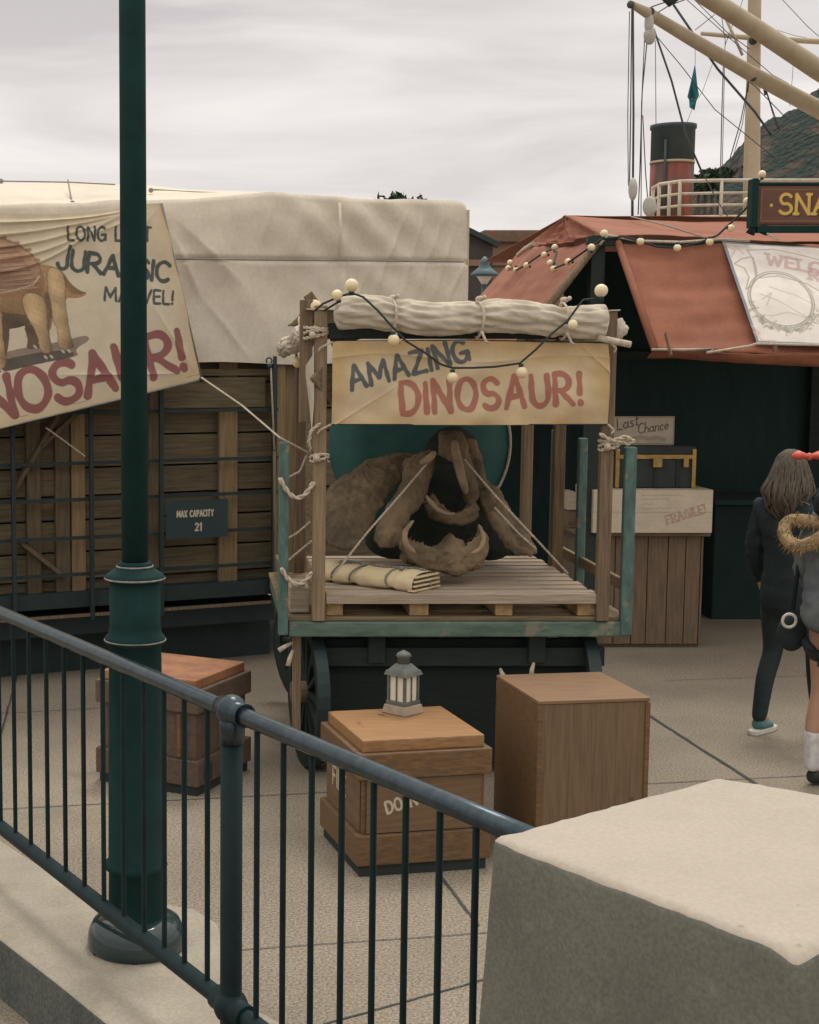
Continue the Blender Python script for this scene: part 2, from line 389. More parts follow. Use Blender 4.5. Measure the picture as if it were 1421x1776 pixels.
M['wood_red'] = mat('red_brown_crate', (.38,.175,.085), (.24,.105,.05), .6, bump=.35, bscale=25, bdist=.002, spots=(7, .66, (.085,.052,.03)))
M['wood_dark'] = mat('dark_timber', (.024,.034,.029), (.015,.024,.021), .8, 5, stretch=(1,6,6), bump=.4)
M['teal'] = mat('teal_paint', (.105,.185,.16), (.06,.105,.095), .8, 9, stretch=(3,3,1), bump=.4, bscale=40, bdist=.002, spots=(11, .6, (.22,.19,.13)))
M['teal_beam'] = mat('worn_teal_beam', (.125,.185,.145), (.075,.11,.085), .85, 7, stretch=(1,4,4), bump=.5, bscale=30, bdist=.002, spots=(9, .60, (.20,.19,.145)))
M['tealdisc'] = mat('teal_panel', (.035,.13,.12), (.02,.085,.08), .7, 4, bump=.3)
M['black'] = mat('dark_steel', (.018,.034,.036), (.012,.026,.028), .6, 10)
M['stall_shade'] = mat('stall_shade_teal', (.019,.046,.042), (.014,.036,.033), .95, 3, stretch=(5,5,1), bump=.4)  # dark teal colour stands in for the unlit stall interior
M['skull'] = mat('fossil_bone', (.22,.155,.09), (.095,.072,.045), .9, 5, bump=1, bscale=26, bdist=.02, lo=.38, hi=.62, spots=(5, .66, (.27,.19,.11)), stretch=(1,1,.6))
M['bulb'] = mat('bulb_glass', (.82,.70,.46), (.74,.60,.34), .25, 3, bump=0)
M['socket'] = mat('socket_rubber', (.02,.035,.035), rough=.7)
M['brass'] = mat('brass', (.50,.32,.10), (.3,.19,.06), .45, 12, metal=.6)
M['trunk'] = mat('trunk_leather', (.03,.04,.038), rough=.7, scale=12)
M['cratewhite'] = paintmat('painted_crate')
M['paint'] = paintmat('painted_canvas', bscale=150, bump=.25)
M['board'] = paintmat('painted_board', rough=.6)
M['glasspane'] = mat('frosted_pane', (.80,.76,.66), (.7,.66,.56), .3, 4, bump=0)
M['lantern'] = mat('lantern_metal', (.14,.15,.13), (.09,.10,.09), .6, 30)
M['lanternbase'] = mat('lantern_base', (.42,.33,.25), (.3,.23,.18), .8, 20)
M['cream'] = mat('cream_spar_paint', (.47,.375,.26), (.37,.295,.20), .6, 1.2, bump=.1)
M['funnelred'] = mat('funnel_red', (.27,.06,.035), (.07,.05,.04), .7, 1.4, stretch=(1.5,1.5,.25), bump=.2, bdist=.02, lo=.42, hi=.58)
M['funneltop'] = mat('funnel_black', (.05,.07,.08), rough=.7, scale=2)
M['white'] = mat('white_block_paint', (.55,.52,.46), rough=.7, scale=3)
M['rail_white'] = mat('cream_rail', (.66,.56,.44), rough=.6, scale=3)
M['rigging'] = mat('rigging_wire', (.07,.075,.08), rough=.8)
M['flag'] = mat('teal_flag', (.03,.17,.20), rough=.9, scale=2, spots=(2.5, .66, (.3,.2,.15)))
M['rock'] = mat('rock', (.10,.07,.05), (.035,.03,.024), .95, .35, bump=1, bscale=1.1, bdist=1.6, spots=(.16, .47, (.012,.026,.02)))
M['leaf'] = mat('foliage', (.045,.075,.04), (.025,.05,.028), .8, 3)
M['bark'] = mat('bark', (.08,.06,.045), rough=.9)
M['bldg'] = mat('brown_stucco', (.27,.16,.10), (.22,.13,.085), .9, .6, bump=.2)
M['bldg2'] = mat('dark_brick', (.075,.06,.055), (.05,.045,.045), .9, 1, bump=.2)
M['stand'] = mat('stand_planks', (.215,.145,.09), (.115,.08,.052), .85, 4, stretch=(20,20,.9), bump=.6, bscale=16, bdist=.004)
M['coat'] = mat('black_coat', (.016,.028,.03), rough=.95, scale=30, bump=.3)
M['legging'] = mat('black_leggings', (.014,.026,.028), rough=.8, scale=30, bump=.2)
M['parka'] = mat('grey_parka', (.17,.185,.19), (.09,.105,.11), .9, 8, bump=.5, bscale=20, bdist=.01)
M['fur'] = mat('tan_fur', (.40,.27,.13), (.2,.14,.08), .95, 40, bump=.6)
M['skin'] = mat('skin', (.50,.29,.20), (.45,.25,.17), .6, 10, bump=.1)
M['hair'] = mat('brown_hair', (.13,.10,.07), (.06,.05,.04), .75, 12, stretch=(8,8,1), bump=.5)
M['hairdark'] = mat('black_hair', (.02,.025,.025), rough=.6, scale=20)
M['sneaker'] = mat('teal_sneaker', (.10,.22,.22), rough=.8, scale=30)
M['sole'] = mat('white_sole', (.68,.64,.58), rough=.7, scale=20)
M['sock'] = mat('white_sock', (.72,.70,.70), rough=.9, scale=30)
M['red'] = mat('red_satin', (.62,.10,.06), (.45,.06,.04), .45, 20)
M['shadecurb'] = mat('curb_side_shade', (.12,.13,.115), (.08,.09,.082), .95, 4, bump=.6, bscale=40, speck=(80,1.1,.7,.5))  # curb side faces: shade put into a darker copy of the concrete

for k in ('iron', 'lampiron'): M[k].node_tree.nodes['Principled BSDF'].inputs['Specular IOR Level'].default_value = .22
# ================================================================= SETTING
def quad_sheet(name, m, pts, z, kind='structure'):
    return MB().add([(p[0], p[1], z) for p in pts], [tuple(range(len(pts)))]).build(name, m, kind=kind)
quad_sheet('ground', M['ground'], [(-400,-20),(500,-20),(500,900),(-400,900)], 0)
def joint(px0, py0, px1, py1, wd):
    a = atz(px0, py0, .004); b = atz(px1, py1, .004); d = (b-a).normalized(); n = V((-d.y, d.x, 0))*wd/2; mb = MB()
    k = 40; pts = [a.lerp(b, i/k)+n.normalized()*random.uniform(-.002,.002) for i in range(k+1)]
    vs = [p-n*random.uniform(.7,1.2) for p in pts]+[p+n*random.uniform(.7,1.2) for p in pts]
    mb.add(vs, [(i, i+1, k+2+i, k+1+i) for i in range(k)])
    o = mb.build('paving_joint', M['joint'], kind='structure')
for j in [(1000,1160,1420,1428,.022), (705,1440,830,1605,.014), (-100,1408,600,1372,.008), (300,1655,860,1616,.006), (860,1372,1500,1340,.007), (560,1776,870,1690,.009), (-60,1240,170,1228,.007), (0,1280,60,1060,.012), (1150,1180,1500,1168,.006)]:
    joint(*j)

# curb on which railing and lamp stand
zc = .22
farpts = [(-150,1365),(0,1456),(100,1520),(194,1580),(250,1592),(289,1567),(338,1576),(378,1600),(392,1650),(385,1712),(430,1742),(540,1800),(700,1880)]
nearpts = [(330,1880),(250,1820),(180,1770),(100,1705),(0,1628),(-150,1520)]
top = [atz(x, y, zc) for x, y in farpts+nearpts]
# smooth the bulge a little, then extrude down
def slab(name, poly, z0, z1, m, m2, bev=.012, **tg):
    bm = bmesh.new(); vs = [bm.verts.new((p.x, p.y, z1)) for p in poly]; f = bm.faces.new(vs)
    bmesh.ops.triangulate(bm, faces=[f]) if False else None
    r = bmesh.ops.extrude_face_region(bm, geom=[f]); nv = [g for g in r['geom'] if isinstance(g, bmesh.types.BMVert)]
    for v in nv: v.co.z = z0
    bmesh.ops.recalc_face_normals(bm, faces=bm.faces)
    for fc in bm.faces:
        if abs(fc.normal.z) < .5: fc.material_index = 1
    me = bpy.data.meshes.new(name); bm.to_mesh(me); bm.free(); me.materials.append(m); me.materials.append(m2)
    o = bpy.data.objects.new(name, me); C.objects.link(o)
    b = o.modifiers.new('bevel', 'BEVEL'); b.width = bev; b.segments = 3; b.limit_method = 'ANGLE'; b.angle_limit = math.radians(50)
    return tag(o, **tg)
slab('curb', top, -.02, zc, M['curb'], M['shadecurb'], kind='structure')

# ---------------------------------------------------------------- stone pillar
c0 = V((.53,2.637,0)); c1 = V((1.075,3.03,0)); c3 = V((.883,2.099,0)); c2 = c3+(c1-c0)*1.35; c1 = c0+(c1-c0); c1b = c0+(c2-c3)
def stone_block():
    bm = bmesh.new(); zt = 1.38; cen = (c0+c2)/2
    def ring(z, k): return [bm.verts.new(((p-cen)*k+cen)[0:2]+(z,)) if False else bm.verts.new((cen.x+(p.x-cen.x)*k, cen.y+(p.y-cen.y)*k, z)) for p in (c0, c3, c2, c1)]
    t = ring(zt, 1.0); b = ring(0, 1.16)
    bm.faces.new(t); bm.faces.new(b[::-1])
    for i in range(4): bm.faces.new((t[i], b[i], b[(i+1) % 4], t[(i+1) % 4]))
    bmesh.ops.recalc_face_normals(bm, faces=bm.faces)
    bmesh.ops.bevel(bm, geom=list(bm.edges), offset=.020, segments=3, profile=.5, affect='EDGES')
    bmesh.ops.subdivide_edges(bm, edges=[e for e in bm.edges if e.calc_length() > .2], cuts=34, use_grid_fill=True)
    for v in bm.verts:
        p = v.co*7; n = mnoise.noise_vector(p); n2 = mnoise.noise_vector(v.co*31)
        edge = min(1, abs(v.co.z-zt)/.03); v.co += n*.0016+n2*(.0010 if v.co.z > zt-.002 or v.co.z < zt-.05 else .0028)
        # chipped corner nearest the camera
        dd = (v.co-V((c3.x, c3.y, zt))).length
        if dd < .05: v.co += V((-.05,.08,-.20)).normalized()*(.05-dd)*.45
    me = bpy.data.meshes.new('block_core')
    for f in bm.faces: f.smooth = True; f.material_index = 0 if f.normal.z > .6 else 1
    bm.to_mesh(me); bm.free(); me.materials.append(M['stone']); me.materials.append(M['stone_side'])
    o = bpy.data.objects.new('stone_pillar', me); C.objects.link(o)
    tag(o, 'thick weathered stone pillar with pale top where the handrail ends', 'pillar')
stone_block()

# ---------------------------------------------------------------- railing
p0 = V((-.761,5.638,0)); p1 = V((.641,3.019,0)); rd = (p1-p0).normalized()
def rl(u, z): p = p0+rd*u; return V((p.x, p.y, z))
rail = empty('railing', rl(1.8, zc), 'dark blue-green iron railing with round handrail and thin balusters', 'railing')
mb = MB(); mb.tube([rl(u, 1.27) for u in np.linspace(-1.2, 3.12, 12)], .0245, 20); mb.build('handrail', M['railtop'], rail)
mb = MB(); mb.tube([rl(u, .42) for u in np.linspace(-1.2, 3.0, 12)], .026, 16); mb.build('bottom_rail', M['iron'], rail)
pu = 1.805
for u in (pu, -.9):
    mb = MB(); mb.lathe(rl(u, 0), [(.05,zc+.002),(.05,zc+.015),(.031,zc+.02),(.031,.5),(.031,1.24)], 20)
    post = mb.build('post', M['iron'], rail)
    mb = MB(); c = rl(u, 1.272)
    mb.ball(c, .045, 20, 12); mb.ball(c-rd*.03, .034, 16, 10); mb.tube([c-rd*.06, c+rd*.075], .0305, 18); mb.tube([c+rd*.066, c+rd*.075], .034, 18)
    mb.tube([c-V((0,0,.09)), c], .036, 18)
    mb.build('cap', M['railtop'], rail)
    mb = MB(); c = rl(u, .42); mb.tube([c-rd*.075, c+rd*.09], .036, 18); mb.ball(c, .05, 18, 10)
    mb.build('collar', M['iron'], rail)
for u in [-.65,-.49,-.33,-.175,-.02,.137,.294,.46,.622,.785,.945,1.10,1.25,1.39,1.522,1.665,1.945,2.081,2.218,2.355,2.49,2.618,2.745,2.871]:
    MB().tube([rl(u, .42), rl(u, 1.26)], .0082, 8, False).build('baluster', M['iron'], rail)

# ---------------------------------------------------------------- lamp post
lc = atz(237, 1640, .22)
lamp = empty('lamp_post', lc, 'tall dark green iron lamp post with ringed round base beside the railing', 'lamp post')
mb = MB(); mb.lathe((lc.x, lc.y, 0), [(.145,.221),(.145,.245),(.108,.262),(.097,.28),(.094,.49),(.104,.498),(.108,.51),(.104,.522),(.095,.532),(.090,1.18),(.088,1.275),(.098,1.28),(.104,1.29),(.100,1.305),(.090,1.315),(.086,1.34),(.086,1.495)], 40)
mb.build('base_column', M['lampiron'], lamp)
mb = MB(); mb.lathe((lc.x, lc.y, 0), [(.086,1.492),(.100,1.498),(.102,1.507),(.094,1.517),(.083,1.525),(.070,1.533),(.058,1.543),(.060,1.551),(.051,1.559)], 40)
mb.build('base_cap', M['lampiron'], lamp)
wr_ = mat('worn_lamp_rim', (.30,.26,.21), (.12,.13,.115), .6, 40)
for z, r_ in ((1.503,.1005),(1.543,.0605),(1.293,.1035)):
    MB().tube([(lc.x+r_*math.cos(t), lc.y+r_*math.sin(t), z) for t in np.linspace(0, 2*math.pi, 49)], .0035 if z > 1.4 else .0025, 6).build('worn_rim', wr_, lamp)
mb = MB(); mb.lathe((lc.x, lc.y, 0), [(.0445,1.555),(.0435,3.0),(.041,6.4)], 28); mb.build('pole', M['lampiron'], lamp)
mb = MB(); mb.lathe((lc.x, lc.y, 6.4), [(.05,0),(.14,.1),(.17,.5),(.06,.62),(.01,.72)], 16); mb.build('lantern', M['lampiron'], lamp)
MB().lathe((lc.x, lc.y, 0), [(.150,.2205),(.166,.225),(.170,.245),(.164,.285),(.148,.315),(.120,.330),(.098,.332)], 48).build('base_skirt', M['gloss'], lamp)
for a in range(30, 390, 60):
    MB().lathe((lc.x+.152*math.cos(math.radians(a)), lc.y+.152*math.sin(math.radians(a)), .2205), [(.016,.0),(.016,.02),(.012,.026)], 6).build('bolt', M['gloss'], lamp)

# ================================================================= CRATES IN FRONT
def frame2(c, yaw): a = math.radians(yaw); return V(c), V((math.cos(a), math.sin(a), 0)), V((-math.sin(a), math.cos(a), 0))
# chest with lantern ("DO NOT")
def chest(name, label, c, yaw, sx, sy, h, lid, m, mlid, bands, group=None):
    c, ux, uy = frame2(c, yaw); t = empty(name, (c.x, c.y, 0), label, 'crate', group)
    MB().rbox(c, ux, uy, sx-.03, sy-.03, .0, .05).build('plinth', M['wood_dark'], t, bev=.004)
    MB().rbox(c, ux, uy, sx, sy, .05, .185).build('bottom_band', m, t, bev=.006)
    MB().rbox(c, ux, uy, sx-.05, sy-.05, .185, h-.17).build('body', m, t, bev=.004)
    MB().rbox(c, ux, uy, sx+.0, sy+.0, h-.17, h-lid).build('upper_band', m, t, bev=.006)
    MB().rbox(c, ux, uy, sx-.055, sy-.055, h-lid, h).build('lid', mlid, t, bev=.006)
    if bands:
        for s in (-1, 1):
            q = c+ux*s*(sx/2-.1)-uy*(sy/2-.02); MB().rbox(q, ux, uy, .03, .012, .19, h-.175).build('batten', m, t, bev=.003)
    return t, ux, uy
cA = V((.925,6.6,0)); tA, ux, uy = chest('lantern_chest', 'stepped wooden chest with a lantern on top and DO NOT stencilled on its front', cA, 11, .61, .60, .60, .055, M['wood_dim'], M['wood_warm'], False)
# stencil lettering on a thin front board
def decal(name, org, ux, uz, wd, ht, m, paint, parent, nu=160, nv=60, base=(.5,.5,.5)):
    org = V(org); ux = V(ux); uz = V(uz)
    def fn(U, W): return org.x+ux.x*U*wd+uz.x*W*ht, org.y+ux.y*U*wd+uz.y*W*ht, org.z+ux.z*U*wd+uz.z*W*ht
    def col(U, W):
        P = np.stack([U*wd, W*ht], 1); c = np.ones((len(P), 3))*np.array(base); paint(P, c); return c
    return grid(name, fn, nu, nv, m, parent, col)
o0 = cA-ux*.26-uy*(.28+.003)+V((0,0,.19))
wb = (.17,.10,.05)
def pA(P, c):
    c *= (1+.18*vnoise(P[:,0]*6, P[:,1]*150, 3))[:, None]
    text(P, c, 'DO NOT', .095, .085, .052, .011, (.62,.52,.38), 14, .22, wid=.85)
decal('front_panel', o0, ux, (0,0,1), .52, .235, M['board'], pA, tA, 260, 110, wb)
o1 = cA-ux*(.28+.003)+uy*.26+V((0,0,.19))
def pB(P, c):
    c *= (1+.18*vnoise(P[:,0]*6, P[:,1]*150, 4))[:, None]
    text(P, c, 'FIRE', .10, .10, .085, .014, (.6,.52,.4), 0, .25)
decal('side_panel', o1, -uy, (0,0,1), .52, .235, M['board'], pB, tA, 200, 90, wb)

# plain crate
cB = V((1.695,6.68,0)); c, ux, uy = frame2(cB, 8)
tB = empty('plain_crate', (cB.x, cB.y, 0), 'plain brown plywood crate without lettering between the cart and the stone pillar', 'crate')
MB().rbox(c, ux, uy, .49, .52, .0, .05).build('plinth', M['wood_dark'], tB)
mply = mat('plywood_side', (.20,.125,.065), (.13,.082,.045), .7, 3, stretch=(30,30,1.2), bump=.4, bscale=12, bdist=.002, spots=(7, .66, (.085,.052,.03)))
MB().rbox(c, ux, uy, .505, .535, .05, .733).build('body', mply, tB, bev=.004)
MB().rbox(c, ux, uy, .515, .545, .734, .75).build('lid', mat('crate_lid', (.25,.145,.075), (.19,.105,.055), .55, 5, stretch=(1.2,9,9), bump=.3, bscale=25, bdist=.002), tB, bev=.003)
for s in (-1, 1): MB().rbox(c+ux*s*.247, ux, uy, .022, .550, .06, .728).build('corner_batten', M['wood_dim'], tB, bev=.003)

# crate behind the lamp
cC = V((-.13,7.84,0)); tC, ux, uy = chest('banded_chest', 'red-brown banded wooden chest behind the lamp post', cC, -29, .62, .60, .60, .05, mat('brown_chest', (.13,.085,.055), (.085,.055,.038), .7, 5, stretch=(9,1.4,9), bump=.4, bscale=25, bdist=.002), M['wood_red'], True)
for i in (-.2, 0, .2):
    MB().rbox(cC-uy*.297+ux*i, ux, uy, .02, .02, .2, .42).build('slat', M['wood_dim'], tC, bev=.003)
for s in (-1,1):
    for z in (.12, .48): MB().rbox(cC+ux*s*.312-uy*.2, ux, uy, .02, .07, z-.05, z+.04).build('corner_bracket', M['black'], tC, bev=.003)

# lantern on chest
lp = atz(699, 1236, .60); ln = empty('lantern', lp, 'small grey lantern with frosted panes standing on the stepped chest', 'lantern')
c, ux, uy = frame2(lp, 43)
MB().rbox(c, ux, uy, .105, .105, .601, .632, .006, .006).build('base', M['lanternbase'], ln, bev=.003)
MB().rbox(c, ux, uy, .085, .085, .632, .645).build('bottom_frame', M['lantern'], ln, bev=.002)
mb = MB()
for a in (-1, 1):
    for b in (-1, 1): mb.rbox(c+ux*a*.035+uy*b*.035, ux, uy, .009, .009, .645, .735)
for a in (-1, 1):
    mb.rbox(c+ux*a*.036, ux, uy, .005, .005, .645, .735); mb.rbox(c+uy*a*.036, ux, uy, .005, .005, .645, .735)
mb.build('frame', M['lantern'], ln)
for a in (-1, 1):
    MB().rbox(c+ux*a*.033, ux, uy, .003, .058, .646, .734).build('pane', M['glasspane'], ln)
    MB().rbox(c+uy*a*.033, ux, uy, .058, .003, .646, .734).build('pane', M['glasspane'], ln)
MB().rbox(c, ux, uy, .098, .098, .735, .752, .006, .006).rbox(c, ux, uy, .08, .08, .752, .775, .02, .02).build('roof', M['lantern'], ln, bev=.002)
MB().lathe((c.x, c.y, .775), [(.021,0),(.021,.022),(.028,.026),(.022,.036),(.008,.044),(.001,.047)], 16).build('chimney', M['lantern'], ln)
ln.scale = (1.33, 1.33, 1.33)

# ================================================================= CART
YF, YB = 7.7, 9.35; XL, XR = .42, 2.26
cart = empty('wooden_cart', (1.34, 8.4, 0), 'old wooden cart with teal corner stakes, canopy frame and spoked wheels', 'cart')
def part(mb, name, m, parent=cart, bev=.004, **k): return mb.build(name, m, parent, bev=bev, **k)
part(MB().box(XL+.05, XR, YF, YF+.09, .78, .86), 'front_beam', M['teal_beam'], bev=.008)
for x in (XL+.03, XR-.08): part(MB().box(x, x+.07, YF+.095, YB, .78, .855), 'side_beam', M['teal_beam'])
part(MB().box(XL+.05, XR, YB+.003, YB+.08, .78, .86), 'rear_beam', M['teal_beam'])
mb = MB(); n = 9
for i in range(n):
    y0 = YF+.02+(YB-YF-.04)*i/n; mb.box(XL+.02, XR-.005, y0, y0+(YB-YF)/n-.012, .862, .885)
part(mb, 'bed_floor', M['wood_old'])
for x in (.9, 1.75): part(MB().box(x, x+.09, YF+.1, YB-.02, .62, .778), 'chassis_beam', M['wood_dark'])
for y in (8.0, 9.1):
    part(MB().box(.60, 2.05, y, y+.1, .40, .50), 'axle', M['wood_dark'])
    for x in (.86, 1.74): part(MB().box(x, x+.14, y-.02, y+.12, .502, .618), 'bolster', M['wood_dark'])
part(MB().box(.64, 2.13, YF+.17, YF+.21, .06, .74), 'under_cart_shade', mat('under_shade_dark', (.011,.021,.018), (.007,.014,.012), .9, 5, stretch=(1,12,12), bump=.4))  # added board, near-black colour stands in for the shadow under the cart
part(MB().box(.60, 2.16, YF+.12, YF+.165, .60, .70), 'under_rail', M['wood_dark'])
def wheel(c, yaw, r=.41):
    c = V(c); a = math.radians(yaw); ax = V((math.cos(a), math.sin(a), 0)); e1 = V((-math.sin(a), math.cos(a), 0)); e2 = V((0,0,1)); n = 40
    def ringm(ro, ri, w_):
        vs = []; fs = []
        for k in range(n):
            t = 2*math.pi*k/n; d = e1*math.cos(t)+e2*math.sin(t)
            vs += [c+d*ro-ax*w_/2, c+d*ro+ax*w_/2, c+d*ri+ax*w_/2, c+d*ri-ax*w_/2]
        for k in range(n):
            k2 = (k+1) % n
            for j in range(4): j2 = (j+1) % 4; fs.append((k*4+j, k*4+j2, k2*4+j2, k2*4+j))
        return MB().add(vs, fs)
    o = part(ringm(r-.012, r-.075, .06), 'wheel', M['wood_dark'], bev=0)
    part(ringm(r, r-.0125, .066), 'tyre', M['black'], o, bev=0)
    mb = MB()
    for k in range(12):
        t = 2*math.pi*k/12; d = e1*math.cos(t)+e2*math.sin(t); mb.bar(c+d*.05, c+d*(r-.07), .028, .028, ax)
    part(mb, 'spokes', M['wood_dark'], o); part(MB().tube([c-ax*.09, c+ax*.09], .06, 18), 'hub', M['wood_old'], o, bev=0)
wheel((.60, 8.05, .41), 8); wheel((2.08, 8.05, .41), 0); wheel((.72, 9.3, .41), 30); wheel((2.08, 9.3, .41), 0)
part(MB().box(.50, .545, YF+.12, YF+.17, .18, .778), 'prop_leg', M['wood_post'])
# teal corner stakes
for i, (x, y, zt, w_) in enumerate([(XL-.005, YF-.01, 1.80, .052), (XR-.057, YF-.010, 1.775, .06), (2.20, 8.62, 1.77, .05), (2.22, 9.36, 1.78, .045)]):
    part(MB().box(x, x+w_, y, y+.05, .79, zt), 'stake', M['teal'], bev=.007)
# canopy frame
for (x, y, z0, zt, m) in [(.592, YF-.01, .865, 2.50, 'wood_post'), (2.075, YF-.01, .865, 2.47, 'wood_v'), (2.08, 8.72, .886, 2.46, 'wood_v'), (2.02, 9.3, .886, 2.46, 'wood_post'), (.60, 9.3, .886, 2.46, 'wood_v')]:
    part(MB().box(x, x+.066, y, y+.055, z0, zt), 'post', M[m], bev=.005)
part(MB().box(.52, .585, YF+.02, YF+.07, 1.9, 2.53), 'corner_board', M['wood_v'])
part(MB().bar((.56, YF+.06, 2.56), (.63, YF+.06, 2.46), .05, .05), 'corner_block', M['wood_v'])
part(MB().box(.665, 2.07, YF+.012, YF+.05, 2.33, 2.41), 'top_rail', M['wood_dark'])
part(MB().bar((.68, YF+.065, 2.32), (.95, YF+.065, 2.40), .03, .07), 'brace', M['wood_old'])
part(MB().bar((.60, YF-.02, 2.16), (.70, YF+.06, 2.02), .03, .09), 'brace', M['wood_old'])
for x in (.60, 2.08): part(MB().box(x, x+.05, YF+.06, 9.3, 2.35, 2.41), 'roof_rail', M['wood_old'])
part(MB().box(.66, 2.07, 9.3, 9.34, 2.35, 2.41), 'rear_rail', M['wood_old'])
part(MB().box(XL+.06, .585, YF+.1, YF+.4, .89, 1.03), 'corner_box', M['wood_pallet'], bev=.01)
part(MB().box(XL+.07, .56, YF+.085, YF+.1, 1.035, 1.06), 'rail_board', M['wood_old'])
part(MB().box(XL+.06, XL+.085, YF+.45, 9.30, .93, 1.0), 'side_board', M['wood_old'])
for z in (1.02,): part(MB().box(2.215, 2.24, YF+.06, 9.36, z, z+.06), 'side_board', M['wood_old'])

# canvas roof of the cart and its rolled edges
def cloth_roll(mb_name, p, q, r, m, parent, seed, ties, nlen=320, nr=72, **tg):
    p = V(p); q = V(q); d = (q-p); L_ = d.length; dn = d/L_; u = V((0,0,1)); a = dn.cross(u).normalized(); b = a.cross(dn)
    def fn(U, W):
        t = W*2*math.pi; s = U*L_
        rr = r*(1+.045*vnoise(U*9, W*4, seed)+.04*vnoise(U*30+W*14, W*9, seed+1))
        pin = np.zeros_like(U)
        for tt in ties: pin += np.exp(-((U-tt)*L_/.035)**2)
        rr = rr*(1-.16*np.clip(pin, 0, 1)); pn2 = sum(np.exp(-np.abs((U-tt)*L_)/.11) for tt in ties); rad = rr*(1+.09*np.sin(t*11+U*L_*26)*np.clip(pn2, 0, 1)-.13*np.abs(np.sin(t*2.0+U*L_*2.2+.8*np.sin(U*L_*9)))**14-.10*np.abs(np.sin(t*3.0-U*L_*3.1))**18)
        droop = .012*np.sin(U*math.pi*len(ties)*1.0)-.02*U
        x = rad*np.cos(t); y = rad*np.sin(t)*1.05+droop
        e = np.clip(np.minimum(U, 1-U)*60, 0, 1)**.5; x = x*(.04+.96*e); y = y*(.04+.96*e)
        return p.x+dn.x*s+a.x*x+b.x*y, p.y+dn.y*s+a.y*x+b.y*y, p.z+dn.z*s+a.z*x+b.z*y
    return grid(mb_name, fn, nlen, nr, m, parent, **tg)
roof = empty('canvas_cover', (1.34, 8.4, 2.45), 'bleached canvas cover rolled and tied along the top of the cart', 'canvas cover')
cloth_roll('front_roll', (.685, YF-.04, 2.455), (2.085, YF-.04, 2.44), .082, M['canvas2'], roof, 3, [.0, .235, .53, .835])
def rfn(U, W):
    return .55+1.60*U, YF-.02+1.68*W, 2.475+.035*np.sin(U*math.pi)*0+.012*vnoise(U*6, W*6, 8)-.05*W
grid('top_sheet', rfn, 60, 50, M['canvas2'], roof, solid=.006)
cloth_roll('side_roll', (.56, YF+.12, 2.36), (.53, 9.35, 2.30), .052, M['canvas2'], roof, 13, [.05, .4, .75])
cloth_roll('side_roll', (2.16, YF+.02, 2.38), (2.14, 9.35, 2.36), .055, M['canvas2'], roof, 23, [.05, .4, .75])
MB().tube([(2.02, YF-.09, 2.335), (2.185, YF-.10, 2.30)], .017, 12).build('roller_end', M['rope'], roof)
for x in (.985, 1.425, 1.855):
    mb = MB(); c = V((x, YF-.045, 2.435-.012*(x-.7)))
    pts = [c+V((.010*math.sin(t*1.7+x), -.088*math.cos(t), .092*math.sin(t))) for t in np.linspace(-1.9, 4.0, 22)]
    mb.tube(pts, .007, 6); mb.ball(c+V((0,-.01,.105)), .019, 8, 6, (1.2,1,.8)); mb.ball(c+V((.02,-.03,.112)), .012, 8, 6); mb.tube([c+V((0,-.08,-.06)), c+V((.02,-.09,-.11)), c+V((.035,-.09,-.12))], .007, 6)
    mb.build('tie', M['rope'] if x != 1.855 else M['rope'], roof)
# loose corner of canvas hanging on the left
a = [at(545, 612, YF-.02), at(527, 640, YF+.03), at(522, 702, YF+.05), at(538, 716, YF+.02), at(541, 752, YF-.02), at(545, 700, YF-.03)]
mb = MB(); th = V((.0, .006, 0)); nn = len(a)
mb.add(a+[p+th for p in a], [tuple(range(nn)), tuple(range(2*nn-1, nn-1, -1))]+[(i, (i+1) % nn, nn+(i+1) % nn, nn+i) for i in range(nn)])
mb.build('hanging_corner', M['canvas2'], roof)
a = at(545, 545, YF); 
cloth_roll('bunched_corner', at(550, 570, YF-.02), at(523, 612, YF+.35), .026, M['canvas2'], roof, 33, [.1, .7], 40, 20)

# AMAZING DINOSAUR banner
bw, bh = 1.42, .425; b00 = V((.682, YF-.03, 1.893))
def ban(U, W):
    x = b00.x+U*(bw-.008*W); z = b00.z+W*bh+.008*np.sin(U*math.pi*1.0)*(W-.2)-.012*U*W
    y = b00.y-.016*vnoise(U*5, W*3, 40)-.004*np.sin(U*22+W*6)*(1-W*.5)-.012*np.sin(W*math.pi)-.010*np.exp(-np.abs(U*1.42+W*.42*1.1-1.72)/.012)-.008*np.exp(-np.abs(U*1.42-W*.42*1.6-.02)/.012)*np.clip(1-U*3,0,1)-.008*np.exp(-np.abs(W-.80-.05*np.sin(U*9))/.03)
    return x, y, z
def banp(U, W):
    P = np.stack([U*bw, W*bh], 1); c = np.ones((len(P), 3))*np.array((.66,.53,.36))
    edge = np.minimum(np.minimum(U*bw, (1-U)*bw), np.minimum(W*bh, (1-W)*bh))
    k = np.clip(1-edge/.13, 0, 1)+.55*vnoise(P[:,0]*5, P[:,1]*9, 50); k = np.clip(k, 0, 1)[:, None]*.75
    c = c*(1-k)+np.array((.53,.355,.15))*k
    B = (.045,.075,.10); R = (.36,.085,.07)
    text(P, c, 'AMAZING', .10, .178, .108, .0235, B, 14, .25, slant=.0, wid=1.0, rise=[1.08,1,1.05,1,.98,1.05,1], alpha=.88)
    text(P, c, 'DINOSAUR!', .362, .055, .158, .031, R, 3.5, .24, wid=.84, rise=[1,.92,1,1,.95,1,.98,1,.98], alpha=.80)
    return c
bn = empty('cart_banner', (1.39, YF-.03, 1.9), 'yellowed banner reading AMAZING DINOSAUR! hung across the front of the cart', 'banner')
grid('cloth', ban, 560, 170, M['paint'], bn, banp)
mb = MB()
